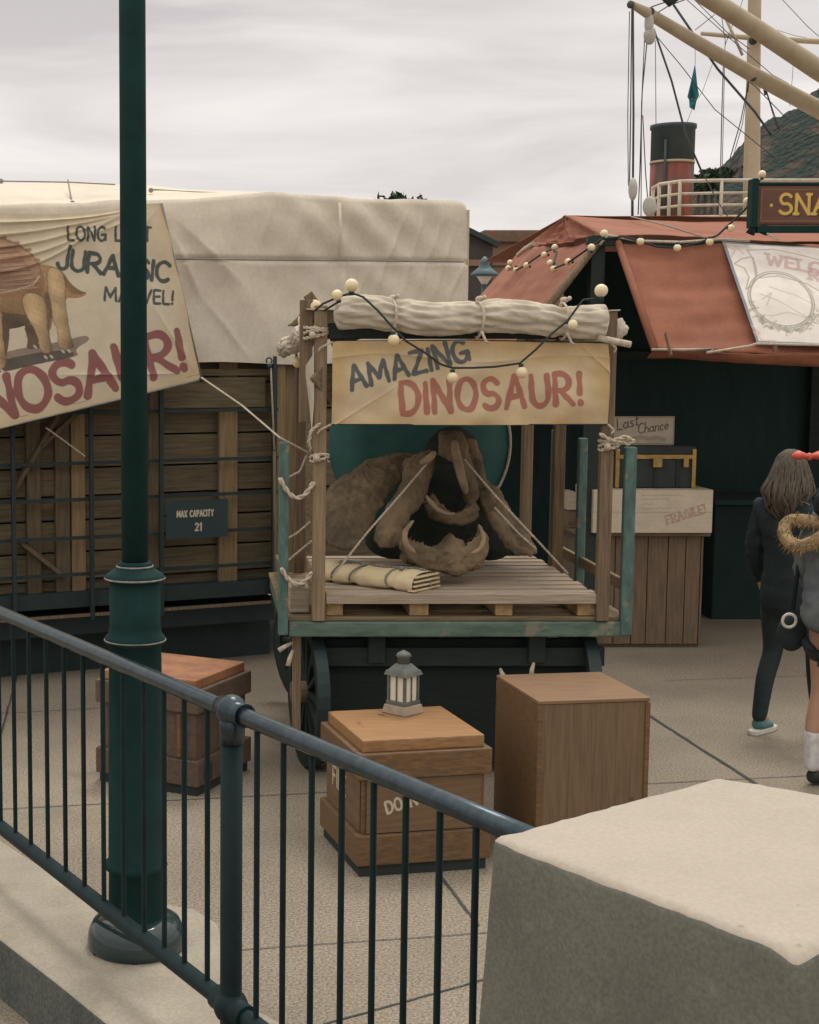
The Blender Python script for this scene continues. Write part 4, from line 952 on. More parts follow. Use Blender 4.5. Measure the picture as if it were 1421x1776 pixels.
def bigp(U, W):
    # metric sheet coords: project back to photo pixels on the unwrinkled plane for laying out the artwork in the sheet's own frame
    x, y, z = bl(U, W, TL, TR, BR_, BL_)
    a = (x-A0.x)*wd_.x+(y-A0.y)*wd_.y; P = np.stack([a, z], 1)
    c = np.ones((len(P), 3))*np.array((.66,.57,.44)); k = (np.clip(.5+.5*vnoise(a*3, z*4, 90), 0, 1)*.35+np.exp(-((1-U)/.035))*.6+np.exp(-((1-W)/.05))*.5)[:, None]; k = np.clip(k, 0, .8)
    c = c*(1-k)+np.array((.60,.46,.27))*k
    q = lambda px, py: (lambda p: ((p-A0).dot(wd_), p.z))(bq(px, py))
    DK = (.035,.06,.06); RD = (.25,.075,.075)
    def tx(s, x0, y0, x1, y1, h, wdt, col, **kw):
        a0 = q(x0, y0); a1 = q(x1, y1); an = math.degrees(math.atan2(a1[1]-a0[1], a1[0]-a0[0])); Ln = math.hypot(a1[0]-a0[0], a1[1]-a0[1])
        hh = abs(q(x0, y0-h)[1]-a0[1]); gap = kw.pop('gap', .2)
        nat = sum(GL[ch][0] for ch in s); wid = (Ln/hh-gap*(len(s)-1))/nat
        text(P, c, s, a0[0], a0[1], hh, wdt*hh, col, an, gap, wid=wid, soft=.004, **kw)
    tx('LONG LOST', 118, 417, 262, 418, 24, .20, DK, gap=.24)
    tx('JURASSIC', 100, 465, 292, 489, 34, .22, DK, gap=.2, rise=[1.15]+[1]*7)
    tx('MARVEL!', 182, 521, 299, 528, 23, .21, DK, gap=.22)
    tx('DINOSAUR!', -92, 752, 322, 640, 70, .215, RD, gap=.2, rise=[1,1,1,1.02,1,1,1.02,1.08,1.02])
    # painted dinosaur (side view), generic horned beast with a frill
    def shaded(k0, dark=.55, ax=0):
        def f(Q):
            lo, hi = Q.min(0)[ax], Q.max(0)[ax]; t = (Q[:, ax]-lo)/(hi-lo+1e-9); t = t if ax == 0 else 1-t
            return (1.12-(1.12-dark)*np.clip((t-k0)/(1-k0), 0, 1)**1.4-(1.12-dark)*.5*np.clip((k0*.5-t)/(k0*.5), 0, 1))*tex(Q)
        return f
    def tex(Q): return 1+.22*vnoise(Q[:,0]*22, Q[:,1]*22, 95)+.10*vnoise(Q[:,0]*70, Q[:,1]*60, 96)
    pp = lambda L_, kk=2: smooth_poly([q(*p) for p in L_], kk)
    gnd = [(-140,650),(-60,640),(0,612),(60,600),(110,592),(150,580),(158,590),(128,606),(140,618),(80,628),(20,642),(-40,655),(-120,668)]
    poly_fill(P, c, pp(gnd), (.20,.13,.11), alpha=.8, tex=tex)
    poly_fill(P, c, pp([(0,625),(60,612),(120,606),(135,618),(70,630),(10,645),(-40,648)]), (.07,.065,.055), alpha=.8, tex=tex)
    far = (.16,.105,.065); mid = (.36,.22,.115); lit = (.52,.36,.20)
    poly_fill(P, c, pp([(40,560),(70,560),(66,595),(72,605),(45,606),(50,590)]), far, tex=tex)      # far hind leg
    poly_fill(P, c, pp([(-70,560),(-30,570),(-34,630),(-66,634)]), far, tex=tex)
    body = [(-120,470),(-60,440),(0,445),(60,458),(90,460),(112,472),(122,492),(138,504),(154,508),(138,518),(118,516),(114,520),(104,548),(60,560),(20,572),(-30,574),(-90,560),(-130,520)]
    poly_fill(P, c, pp(body), mid, tex=shaded(.25,.45,1))
    poly_fill(P, c, pp([(-60,452),(0,455),(60,470),(82,478),(70,520),(0,515),(-60,505)]), (.30,.17,.085), tex=tex)
    poly_fill(P, c, pp([(-60,545),(0,540),(60,548),(56,560),(20,572),(-40,574)]), (.11,.085,.06), alpha=.8, tex=tex)
    poly_fill(P, c, pp([(80,462),(104,466),(116,485),(112,520),(118,560),(124,590),(130,604),(100,606),(102,575),(92,555),(84,520)]), lit, tex=shaded(.35,.35))      # near hind leg
    poly_fill(P, c, pp([(36,512),(62,505),(88,530),(84,580),(94,612),(70,614),(66,580),(44,545)]), lit, tex=shaded(.45,.4))
    poly_fill(P, c, pp([(76,500),(90,520),(92,565),(82,580),(80,540)]), (.20,.12,.07), alpha=.8, tex=tex)
    poly_fill(P, c, pp([(-30,530),(8,540),(12,590),(12,640),(-22,642),(-14,590)]), lit, tex=shaded(.4,.4))     # front leg
    poly_fill(P, c, pp([(2,545),(16,545),(18,585),(10,625),(6,590)]), (.13,.09,.06), tex=tex)
    poly_fill(P, c, pp([(108,470),(122,490),(140,505),(154,507),(134,512),(116,505)]), (.20,.12,.06), alpha=.7, tex=tex)
    frill = [(-60,395),(-10,410),(20,416),(50,434),(68,455),(72,475),(64,492),(40,500),(10,505),(-20,515),(-60,500)]
    poly_fill(P, c, pp(frill), (.40,.25,.16), tex=shaded(.3,.5,1))
    for k in range(9):
        y0 = 400+k*12
        strokes(P, c, [[q(-60, 470+k*3), q(-10+k*3, 448+k*6-(8-k)*2), q(28+k*5, 428+k*8)]], .008, (.20,.10,.075), .006, .7)
        strokes(P, c, [[q(-60, 476+k*3), q(-6+k*3, 455+k*6-(8-k)*2), q(26+k*5, 434+k*8)]], .006, (.62,.42,.29), .006, .6)
    strokes(P, c, [[q(-40,514), q(0,508), q(30,502), q(58,494), q(70,478)]], .010, (.68,.52,.38), .006, .9)
    for k, (x, y) in enumerate([(50,432),(30,420),(8,411),(64,450),(71,472)]): strokes(P, c, [[q(x-3, y+2), q(x+3, y+1)]], .022, (.33,.20,.13), .006)
    for o_ in (frill, [(80,462),(104,466),(116,485),(112,520),(118,560),(124,590),(130,604),(100,606),(102,575),(92,555),(84,520)], [(36,512),(62,505),(88,530),(84,580),(94,612),(70,614),(66,580),(44,545)]):
        sp_ = pp(o_); strokes(P, c, [sp_+[sp_[0]]], .007, (.10,.065,.05), .006, .55, .5)
    for x, y in [(78,618),(88,617),(108,608),(118,607),(60,600),(2,642),(-12,643)]: strokes(P, c, [[q(x, y), q(x+3, y+3)]], .014, (.62,.52,.42), .006)
    # head beyond the edge of the picture: brow horns and beak
    poly_fill(P, c, pp([(-130,480),(-50,470),(-30,520),(-60,560),(-150,590),(-190,560),(-170,520)]), mid, tex=tex)
    strokes(P, c, [[q(-120,490), q(-200,455)]], .04, (.6,.5,.36), .01); strokes(P, c, [[q(-165,530), q(-185,505)]], .04, (.6,.5,.36), .01)
    strokes(P, c, [[q(-118,510), q(-112,511)]], .03, (.03,.03,.03), .01)
    # pinkish hem shadow line where the sheet is stitched
    return c
bb = empty('large_banner', TR, 'large cream banner reading LONG LOST JURASSIC MARVEL! with a painted horned dinosaur', 'banner')
grid('cloth', bigb, 620, 460, M['paint'], bb, bigp)
mb = MB(); mb.tube([TR, TR+(BR_-TR)*.5, BR_], .007, 6); mb.tube([BL_, BR_], .007, 6); mb.build('hem_rope', bpy.data.materials['seam_cord'], bb)
MB().ball(BR_, .02, 8, 6).build('corner_knot', M['darkrope'], bb)

# ================================================================= SNACK STAND with rust canvas roof
YE = 11.3
stand = empty('market_tent', at(1230, 1000, 12.2), 'rust-red canvas tent roof with propped flaps over a dark stall', 'tent')
def sheet(name, c00, c10, c11, c01, m, seed, parent=stand, nu=60, nv=40, amp=.02, sagz=.03, solid=.006, col=None, mm=None):
    A, B, Cc, D = map(V, (c00, c10, c11, c01)); nrm = (B-A).cross(D-A).normalized()
    def fn(U, W):
        p = [A[i]*(1-U)*(1-W)+B[i]*U*(1-W)+Cc[i]*U*W+D[i]*(1-U)*W for i in range(3)]
        k = amp*vnoise(U*5, W*4, seed)+amp*.4*vnoise(U*16, W*3, seed+1)
        k = k*np.clip(np.minimum(U, 1-U)*12, 0, 1)
        s = -sagz*np.sin(W*math.pi)*np.sin(U*math.pi)
        return p[0]+nrm.x*k, p[1]+nrm.y*k, p[2]+nrm.z*k+s
    return grid(name, fn, nu, nv, m, parent, col, solid=solid)
R0 = at(982, 374, 13.6); R1 = R0+V((6.5, 0, 0)); R1.z = at(1421, 390, 13.6).z-.0
E0 = at(1046, 408, YE); E1 = at(1421, 424, YE); E1 = E0+(E1-E0)*3.2
EL = at(905, 432, 15.4)
sheet('front_slope', E0, E1, R1, R0, M['awn'], 200, amp=.04, sagz=.08)
sheet('hip_slope', EL, E0, R0, R0+V((0,.01,0)), M['awn'], 202, amp=.05, sagz=.10)
RB = E1+V((0,8.0,0)); EB = EL+V((-.2,3.5,0))
sheet('rear_slope', R0, R1, RB, EL+V((0,2.0,0)), M['awn'], 204)
# front flap
F0 = at(1072, 420, YE-.02); F1 = at(1700, 428, YE-.02); G0 = at(1136, 606, 10.55); G1 = at(1750, 622, 10.55)
sheet('front_flap', G0, G1, F1, F0, M['awn'], 206, amp=.03)
# turned-up lower edge of the flap
sheet('flap_valance', G0+V((-.02,.10,-.06)), G1+V((0,.10,-.10)), G1+V((0,-.01,.0)), G0+V((0,-.01,.0)), M['awn'], 208, amp=.02, nv=8)
MB().tube([G0+V((-.03,-.03,0)), G0.lerp(G1,.08)+V((0,-.03,.004)), G0.lerp(G1,.16)+V((0,-.03,.012)), at(1225,612,10.5), at(1300,600,10.5), at(1312,596,10.5), at(1500,600,10.5)], .010, 6).build('edge_rope', M['rope'], stand)
# left side flap, lifted outwards
H0 = at(1041, 416, YE); H1 = EL; K0 = at(886, 612, YE-.1); K1 = at(745, 612, 15.2)
sheet('side_flap', K1, K0, H0, H1, M['awn'], 210, amp=.04, sagz=.06)
MB().tube([H0, H0.lerp(K0, .5)+V((0,-.03,0)), K0], .03, 8).build('flap_pole', M['wood_v'], stand)
MB().tube([F0, F0.lerp(G0, .5), G0], .028, 8).build('flap_pole', bpy.data.materials['brown_stucco'] if False else M['awn'], stand)
# poles, trusses and rope trims
MB().bar(E0+V((-.12,.0,-.04)), E1+V((0,0,-.04)), .07, .06).build('eave_beam', M['wood_dark'], stand)
MB().bar(E0+V((-.03,.05,0)), V((E0.x-.03, E0.y+.05, 0)), .10, .10).build('tent_post', M['wood_dark'], stand)
MB().bar(E0+V((5.5,.05,0)), V((E0.x+5.5, E0.y+.05, 0)), .10, .10).build('tent_post', M['wood_dark'], stand)
MB().tube([at(1040,425,YE-.05), at(1055,408,YE-.05), at(1110,418,YE-.06), at(1180,420,YE-.06), at(1250,415,YE-.06), at(1300,418,YE-.06)], .011, 6).build('trim_rope', M['rope'], stand)
MB().tube([at(1095,376,13.4), at(1160,392,12.4), at(1222,412,YE-.02)], .007, 6).build('ridge_cord', bpy.data.materials['seam_cord'], stand)
# inside of the stall: added walls and counter, its shade put into their dark teal colour
xw0 = at(872, 800, 13.2).x; xw1 = 9.5
mb = MB(); 
xm = at(975, 800, 13.3).x
MB().box(xm, xw1, 13.3, 13.4, 0, 3.15).build('back_shade_wall', M['stall_shade'], stand)
MB().box(xw0, xm-.002, 13.31, 13.39, 0, 2.22).build('low_shade_wall', M['stall_shade'], stand)
MB().box(xw1, xw1+.1, 11.6, 13.3, 0, 3.1).build('side_shade_wall', M['stall_shade'], stand)
MB().box(at(1240,900,12.6).x, 8.4, 12.6, 13.29, 0, .98).build('counter', mat('counter_shade', (.012,.029,.026), (.009,.023,.021), .95, 4), stand, bev=.01)
MB().box(at(1235,900,12.6).x, 8.5, 12.54, 13.29, .984, 1.03).build('added_counter_top', M['stall_shade'], stand, bev=.01)
for x in (5.4, 6.9): MB().box(x, x+.09, 13.2, 13.29, 1.035, 3.1).build('shade_wall_post', M['wood_dark'], stand)
MB().box(xm+.01, xw1, 13.2, 13.29, 2.2, 2.28).build('shade_wall_rail', M['wood_dark'], stand)
for x, y, dx in ((1132, 590, 0), (1160, 596, 1)): pass
MB().bar(at(1152,578,10.6)+V((0,-.03,0)), at(1162,612,10.5)+V((0,-.03,-.02)), .008, .03).build('flap_strap', M['wood_v'], stand)
MB().bar(at(1342,600,10.5)+V((0,-.02,0)), at(1345,612,10.5)+V((0,-.02,0)), .008, .03).build('flap_strap', M['wood_v'], stand)

# painted welcome cloth lying on the flap
ws = empty('welcome_cloth', at(1300, 590, 10.6), 'white cloth with faded red WELCOME and a drawn oval wreath on the tent flap', 'banner')
fn_ = (G1-G0).cross(F0-G0).normalized(); 
if fn_.y > 0: fn_ = -fn_
def fp(px, py, o=.03): return atplane(px, py, G0+fn_*o, fn_)
wc = [fp(1313,594), fp(1640,612), fp(1600,440), fp(1252,419)]
UX = (wc[1]-wc[0]).normalized(); UY = UX.cross(fn_).normalized(); 
if UY.z < 0: UY = -UY
def wl(p): d = p-wc[0]; return (d.dot(UX), d.dot(UY))
def wfn(U, W):
    p = bl(U, W, wc[0], wc[1], wc[2], wc[3]); k = .008*vnoise(U*5, W*4, 230)
    return p[0]+fn_.x*k, p[1]+fn_.y*k, p[2]+fn_.z*k
def wpaint(U, W):
    x, y, z = bl(U, W, wc[0], wc[1], wc[2], wc[3]); a = (x-wc[0].x)*UX.x+(y-wc[0].y)*UX.y+(z-wc[0].z)*UX.z; b = (x-wc[0].x)*UY.x+(y-wc[0].y)*UY.y+(z-wc[0].z)*UY.z
    P = np.stack([a, b], 1); c = np.ones((len(P), 3))*np.array((.78,.71,.65)); q = lambda px, py: wl(fp(px, py))
    c *= (1+.05*vnoise(a*9, b*9, 231))[:, None]
    st = lambda L_, w_, col, al=.8: strokes(P, c, [[q(*p) for p in l] for l in L_], w_, col, .005, al)
    GY = (.20,.24,.27); LN = (.30,.27,.24); PK = (.50,.27,.27)
    st([[(1249,415),(1311,597)], [(1252,417),(1640,437)], [(1311,596),(1640,613)]], .062, GY, .95)
    st([[(1296,434),(1340,432),(1380,440),(1425,452)], [(1296,434),(1304,447),(1311,462),(1313,478)], [(1302,446),(1285,450),(1274,458),(1291,465),(1299,480),(1294,502),(1304,496),(1311,480),(1306,447)], [(1318,482),(1350,478),(1400,492),(1440,515)]], .010, LN, .75)
    oval = [(1355+54*math.cos(t)+14*math.sin(t)*0, 520+45*math.sin(t)+18*math.cos(t)*.55) for t in np.linspace(0, 2*math.pi, 50)]
    st([oval], .012, LN, .85); st([[(1355+(x-1355)*1.07, 520+(y-520)*1.07) for x, y in oval]], .010, LN, .8)
    r3 = np.random.default_rng(3)
    for k in range(120):
        t = r3.uniform(.1, 2.9); x = 1358+60*math.cos(t)+r3.normal(0, 3); y = 523+50*math.sin(t)+18*math.cos(t)*.55+r3.normal(0, 3)
        st([[(x, y), (x+r3.normal(0, 4), y+r3.normal(0, 3))]], .014, [(.33,.32,.22),(.42,.38,.28),(.26,.24,.2)][k % 3], .55)
    st([[(1316,545),(1340,548),(1368,542),(1400,552),(1420,562)], [(1318,510),(1350,522),(1390,545),(1412,556)], [(1335,498),(1380,512),(1415,530)], [(1322,520),(1338,508),(1330,530)], [(1400,498),(1412,508)]], .009, (.45,.40,.34), .7)
    st([[(1262,428),(1275,434),(1268,446)], [(1256,424),(1282,428)], [(1272,426),(1290,440)], [(1305,565),(1318,580)], [(1308,575),(1322,590),(1345,592)]], .018, (.62,.42,.38), .6)
    a0 = q(1330,458); a1 = q(1425,472); an = math.degrees(math.atan2(a1[1]-a0[1], a1[0]-a0[0])); h = abs(q(1330,440)[1]-a0[1])
    text(P, c, 'WELCOME', a0[0], a0[1], h*1.0, h*.24, PK, an-3, .26, wid=1.05, soft=.006, serif=.12, alpha=.6)
    a0 = q(1405,484); text(P, c, 'R', a0[0], a0[1], h*1.0, h*.24, PK, an-3, .2, wid=1.0, soft=.006, serif=.12, alpha=.6)
    return c
grid('cloth', wfn, 330, 190, M['paint'], ws, wpaint)

# string lights on the tent
def festoon(label, pts, bulbs, r=.028, cr_=.008):
    t = empty('string_lights', pts[0], label, 'string lights'); MB().tube(pts, cr_, 6).build('cord', M['darkrope'], t)
    for p, d in bulbs: bulb(t, p, r, 1, d)
    return t
Yf = 10.9
sfp = lambda px, py: atplane(px, py, K0.lerp(K1,.5)+V((0,0,.05)), ((K0-K1).cross(H0-K1)).normalized())
festoon('string of round pale bulbs looping over the left tent flap', [sfp(878,462), sfp(893,470), sfp(912,460), sfp(940,440), sfp(958,432), sfp(966,437), sfp(960,458), sfp(955,468), sfp(985,456), sfp(1005,442), sfp(1022,430), at(1045,414,YE-.1)],
    [(sfp(x, y)+V((0,-.05,0)), (a_, 0, b_)) for x, y, a_, b_ in ((883,456,0,1),(880,466,-1,0),(893,469,0,-1),(911,461,-1,.3),(942,443,-1,0),(960,430,0,1),(952,457,-1,0),(958,467,0,-1),(983,455,-1,0),(1023,430,0,1))])
festoon('string of round pale bulbs along the front eave of the tent up to the sign', [at(1046,415,YE-.1), at(1080,410,YE-.12), at(1110,418,YE-.12), at(1140,428,YE-.12), at(1175,430,YE-.12), at(1215,420,YE-.12), at(1245,408,YE-.1), at(1262,392,YE-.1), at(1290,366,YE-.1), at(1308,345,YE-.1), at(1318,312,YE-.1)],
    [(at(x, y, YE-.15), (a_, 0, b_)) for x, y, a_, b_ in ((1048,405,0,1),(1111,419,0,-1),(1175,430,0,-1),(1231,420,0,-1),(1268,396,1,-.2),(1296,349,-1,0),(1322,302,0,1))])
MB().tube([sfp(898,443), sfp(910,432), sfp(926,422)], .02, 8).build('roof_trim', M['rope'], stand)

# SNACKS sign board on the roof
sg = empty('roof_sign', at(1310, 405, YE-.3), 'brown sign board with gold serif letters SNACKS standing on the tent roof', 'sign')
ys = YE-.35; s0 = at(1313, 390, ys); s1 = at(1313, 322, ys); SW = 2.35
MB().box(s0.x, s0.x+SW, ys, ys+.05, s0.z, s1.z).build('board', mat('sign_brown', (.14,.055,.03), (.10,.04,.025), .6, 4, stretch=(1,6,6), bump=.3), sg, bev=.006)
def psn(P, c):
    h = s1.z-s0.z-.03
    c *= (1+.1*vnoise(P[:,0]*3, P[:,1]*60, 5))[:, None]
    strokes(P, c, [[(.012,.012),(SW-.042,.012),(SW-.042,h-.012),(.012,h-.012),(.012,.012)]], .008, (.22,.10,.045), .003)
    strokes(P, c, [[(.082,h*.5),(.083,h*.5)]], .022, (.72,.50,.12), .004)
    for dx, dy, col in ((.010,-.010,(.03,.02,.015)), (0,0,(.72,.47,.09))): text(P, c, 'SNACKS', .145+dx, h*.26+dy, h*.56, h*.088, col, -.5, .26, wid=1.05, soft=.004, serif=.10, rag=.04)
decal('board_face', (s0.x+.015, ys-.004, s0.z+.015), (1,0,0), (0,0,1), SW-.03, s1.z-s0.z-.03, M['board'], psn, sg, 700, 90, (.13,.05,.03))
MB().box(s0.x-.05, s0.x-.004, ys-.03, ys+.08, s0.z-.02, s1.z+.05).build('side_post', M['lampiron'], sg, bev=.008)
MB().box(s0.x, s0.x+SW, ys-.01, ys+.06, s0.z-.055, s0.z-.005).build('bottom_rail', M['lampiron'], sg, bev=.006)
MB().box(s0.x, s0.x+SW, ys-.005, ys+.055, s1.z+.004, s1.z+.022).build('top_rail', M['lampiron'], sg, bev=.004)
for x in (1304, 1326):
    MB().tube([at(x,388,ys+.02), at(x+1,398,ys+.02), at(x-3,406,ys+.03)], [.022,.03,.035], 8).build('foot', M['lampiron'], sg)
MB().tube([at(1330,404,ys), at(1342,412,ys), at(1350,416,ys)], .008, 6).build('stay_rope', M['rope'], sg)

# wooden kiosk box, white crate, trunk, hand-lettered card
k0 = atz(1003, 1123, 0); k0.x = at(1006, 1000, 11.35).x; kx1 = at(1220, 1000, 11.35).x
ks = empty('plank_counter', ((k0.x+kx1)/2, 11.7, 0), 'plank-sided wooden counter box beside the cart holding a white crate', 'counter')
mb = MB(); x = k0.x; i = 0
while x < kx1-.02:
    wdt = min(.115+.02*((i*5) % 3), kx1-x); mb.box(x, x+wdt-.006, 11.35, 11.37+.004*(i % 2), .03, .865); x += wdt; i += 1
mb.build('front_planks', M['stand'], ks, bev=.003)
MB().box(k0.x+.01, kx1-.01, 11.38, 12.0, .0, .86).build('core', M['stand'], ks, bev=.003)
MB().box(k0.x-.03, kx1+.03, 11.31, 12.03, .87, .90).build('top', M['wood_old'], ks, bev=.003)
zk = .902
g0 = at(1028, 925, 11.25); g1 = at(1236, 922, 11.25); ht_ = at(1100, 850, 11.25).z-zk
fc = empty('white_crate', ((g0.x+g1.x)/2, 11.5, zk), 'long cream crate stencilled FRAGILE under the dark trunk', 'crate')
MB().box(g0.x, g1.x, 11.262, 11.80, zk, zk+ht_).build('body', mat('cream_crate_paint', (.62,.52,.40), (.48,.40,.31), .85, 7, stretch=(1,7,7), bump=.4), fc, bev=.004)
def pfr(P, c):
    c *= (1+.07*vnoise(P[:,0]*4, P[:,1]*60, 6))[:, None]; Wd = g1.x-g0.x
    strokes(P, c, [[(0,ht_*.47),(Wd,ht_*.47)]], .006, (.36,.30,.23), .004, .7)
    text(P, c, 'FRAGILE!', Wd*.62, ht_*.20, .062, .014, (.42,.22,.17), 17, .26, wid=.85, serif=.15, alpha=.65, soft=.004)
    rr = np.random.default_rng(9)
    for k, (yy, L1) in enumerate(((.86,.30),(.78,.20),(.66,.08),(.56,.22))):
        x = Wd*.40
        while x < Wd*.40+L1:
            l = rr.uniform(.008,.022); strokes(P, c, [[(x, ht_*yy), (x+l*.5, ht_*yy+rr.normal(0,.004)), (x+l, ht_*yy)]], .007, (.40,.34,.27), .004, .8); x += l+.009
decal('front_face', (g0.x+.004, 11.258, zk+.004), (1,0,0), (0,0,1), g1.x-g0.x-.008, ht_-.008, M['cratewhite'], pfr, fc, 420, 130, (.62,.52,.40))
sc_ = empty('cream_box', at(1005, 870, 11.45)*1, 'small cream box half hidden behind the rear teal stake', 'box'); b0 = at(985, 868, 11.6); b1 = at(1012, 840, 11.6)
sc_.location.z = zk
MB().box(b0.x, b1.x-.02, 11.6, 11.95, zk+.14, zk+.27).build('lid', bpy.data.materials['cream_crate_paint'], sc_, bev=.004)
MB().box(b0.x+.01, b1.x-.03, 11.61, 11.94, zk, zk+.135).build('body', M['wood_old'], sc_, bev=.004)
t0 = at(1066, 845, 11.4); t1 = at(1205, 845, 11.4); zt0 = zk+ht_+.002; zt1 = at(1100, 774, 11.4).z; tw = t1.x-t0.x
tr = empty('travel_trunk', ((t0.x+t1.x)/2, 11.55, zt0), 'dark travel trunk with brass edging and lock on the cream crate', 'trunk')
MB().box(t0.x, t1.x, 11.40, 11.75, zt0, zt0+(zt1-zt0)*.76).build('body', M['trunk'], tr, bev=.01)
MB().box(t0.x-.004, t1.x+.004, 11.396, 11.754, zt0+(zt1-zt0)*.775, zt1).build('lid', M['trunk'], tr, bev=.015)
MB().box(t0.x+.002, t1.x-.002, 11.386, 11.396, zt0+(zt1-zt0)*.70, zt0+(zt1-zt0)*.80).build('brass_band', M['brass'], tr, bev=.002)
for x in (t0.x, t1.x-.03): MB().box(x, x+.03, 11.383, 11.393, zt0+.003, zt1-.02).build('brass_corner', M['brass'], tr, bev=.002)
for k in (.46, .84): MB().box(t0.x+tw*k, t0.x+tw*k+(.07 if k < .5 else .04), 11.373, 11.385, zt0+(zt1-zt0)*.5, zt0+(zt1-zt0)*.72).build('lock', M['brass'], tr, bev=.004)
for k in (.2, .5, .78): MB().box(t0.x+tw*k-.012, t0.x+tw*k+.012, 11.391, 11.3985, zt0+.01, zt0+(zt1-zt0)*.69).build('strap', M['wood_dark'], tr)
n0 = at(1060, 772, 11.5); n1 = at(1170, 722, 11.5)
lc_ = empty('lettered_card', (n0.x, 11.5, zt1+.003), 'pale hand-lettered card reading Last Chance propped on the trunk', 'sign')
MB().box(n0.x, n1.x, 11.49, 11.505, zt1+.003, n1.z).build('card', bpy.data.materials['cream_crate_paint'], lc_, bev=.002)
def plc(P, c):
    c *= (1+.08*vnoise(P[:,0]*20, P[:,1]*20, 7))[:, None]; a = n1.x-n0.x; b = n1.z-zt1
    strokes(P, c, [[(.006,.006),(a-.01,.006),(a-.01,b-.012),(.006,b-.012),(.006,.006)]], .008, (.28,.22,.16), .004)
    text(P, c, 'Last', .04, b*.50, .085, .010, (.07,.06,.05), 14, .16, slant=.2, wid=.9, soft=.004)
    text(P, c, 'Chance', .20, b*.38, .075, .009, (.07,.06,.05), 9, .15, slant=.2, wid=.85, soft=.004)
    strokes(P, c, [[(.16,b*.22),(.22,b*.27),(.28,b*.20),(.34,b*.25),(.40,b*.18)]], .03, (.33,.27,.2), .01, .8)
decal('card_face', (n0.x+.003, 11.4875, zt1+.006), (1,0,0), (0,0,1), n1.x-n0.x-.006, n1.z-zt1-.006, M['cratewhite'], plc, lc_, 240, 110, (.50,.42,.33))

# ================================================================= BUILDINGS BEHIND
q0 = at(846, 402, 34); q1 = at(960, 402, 34)
b = empty('brown_building', (q0.x+3, 37, 0), 'flat-roofed brown building with a coping behind the red tent', 'building')
MB().box(q0.x, q0.x+9, 34, 42, 0, q0.z-.25).build('wall', M['bldg'], b)
MB().box(q0.x-.12, q0.x+9.1, 33.85, 42.1, q0.z-.245, q0.z+.03).build('coping', mat('coping', (.20,.12,.08), rough=.9), b, bev=.03)
MB().box(q0.x-.03, q0.x+9, 33.94, 33.995, q0.z-.75, q0.z-.65).build('string_course', M['bldg'], b)
e0 = at(790, 385, 30); e1 = at(846, 440, 30)
b2 = empty('dark_building', (e0.x+1, 32, 0), 'dark brick building with a sloping roof line between the tarp and brown building', 'building')
MB().add([(e0.x-3, 30, 0), (e1.x+.1, 30, 0), (e1.x+.1, 30, at(846,428,30).z), (e0.x, 30, at(795,392,30).z), (e0.x-3, 30, at(795,392,30).z),
          (e0.x-3, 33.8, 0), (e1.x+.1, 33.8, 0), (e1.x+.1, 33.8, at(846,428,30).z), (e0.x, 33.8, at(795,392,30).z), (e0.x-3, 33.8, at(795,392,30).z)],
         [(0,1,2,3,4),(9,8,7,6,5),(0,5,6,1),(1,6,7,2),(2,7,8,3),(3,8,9,4),(4,9,5,0)]).build('wall', M['bldg2'], b2)
MB().bar((e0.x-.2, 29.95, at(795,390,30).z+.1), (e1.x+.2, 29.95, at(846,426,30).z), .25, .1).build('roof_edge', M['black'], b2)
for z in (2.3, 3.2, 4.0): MB().box(e0.x, e1.x, 29.93, 29.99, z, z+.12).build('string_course', M['bldg'], b2)
# street lamp
sl = at(840, 500, 22); st = empty('street_lamp', (sl.x, 22, 0), 'small blue-grey street lamp with a glass cone beyond the tarp', 'street lamp')
bm_ = mat('lamp_blue', (.07,.12,.14), (.05,.09,.1), .5, 5)
zt = lambda y: at(840, y, 22).z
MB().lathe((sl.x, 22, 0), [(.09,0),(.06,.4),(.045,1.2),(.04,zt(492))], 12).build('pole', bm_, st)
MB().lathe((sl.x, 22, 0), [(.20,zt(478)),(.20,zt(475)),(.13,zt(468)),(.09,zt(464)),(.07,zt(458)),(.08,zt(455)),(.05,zt(450)),(.02,zt(445))], 20).build('hood', bm_, st)
MB().lathe((sl.x, 22, 0), [(.04,zt(493)),(.10,zt(482)),(.12,zt(478.5))], 16).build('glass', M['glasspane'], st)
# trees far behind the tarp
def crown(mb, c, rx, rz, n, s):
    for _ in range(n):
        a = rng.normal(0, 1, 3); a /= np.linalg.norm(a); r = rng.uniform(.35, 1)**.5; r *= 1+.25*math.sin(a[0]*5+c[0])*math.cos(a[2]*4)
        p = V(c)+V((a[0]*rx*r, a[1]*rx*r, a[2]*rz*r)); u = V(rng.normal(0, 1, 3)).normalized()*s*rng.uniform(.6, 1.3); w_ = u.cross(V(rng.normal(0, 1, 3))).normalized()*s*rng.uniform(.4, .9)
        mb.add([p-u, p+w_, p+u, p-w_], [(0,1,2,3)])
def tree(px, py, Y, rx, rz, label, n=900, s=.14):
    c = at(px, py, Y); t = empty('tree', (c.x, c.y, 0), label, 'tree', None)
    mb = MB(); mb.tube([(c.x, c.y, 0), (c.x+.1, c.y, c.z*.5), (c.x, c.y, c.z)], [.28,.2,.1], 8)
    for k in range(5): a = k*1.3; mb.tube([(c.x, c.y, c.z-rz*.8), (c.x+math.cos(a)*rx*.5, c.y+math.sin(a)*rx*.5, c.z+rz*.1)], [.08,.03], 6)
    mb.build('trunk', M['bark'], t)
    mb = MB()
    for k in range(7):
        a = k*.9; crown(mb, (c.x+math.cos(a)*rx*.6, c.y+math.sin(a)*rx*.6, c.z+rng.uniform(-.3,.3)*rz), rx*.5, rz*.6, n//7, s)
    mb.build('crown', M['leaf'], t)
tree(665, 369, 40, .85, .55, 'left one of two dark treetops showing above the tarpaulin')
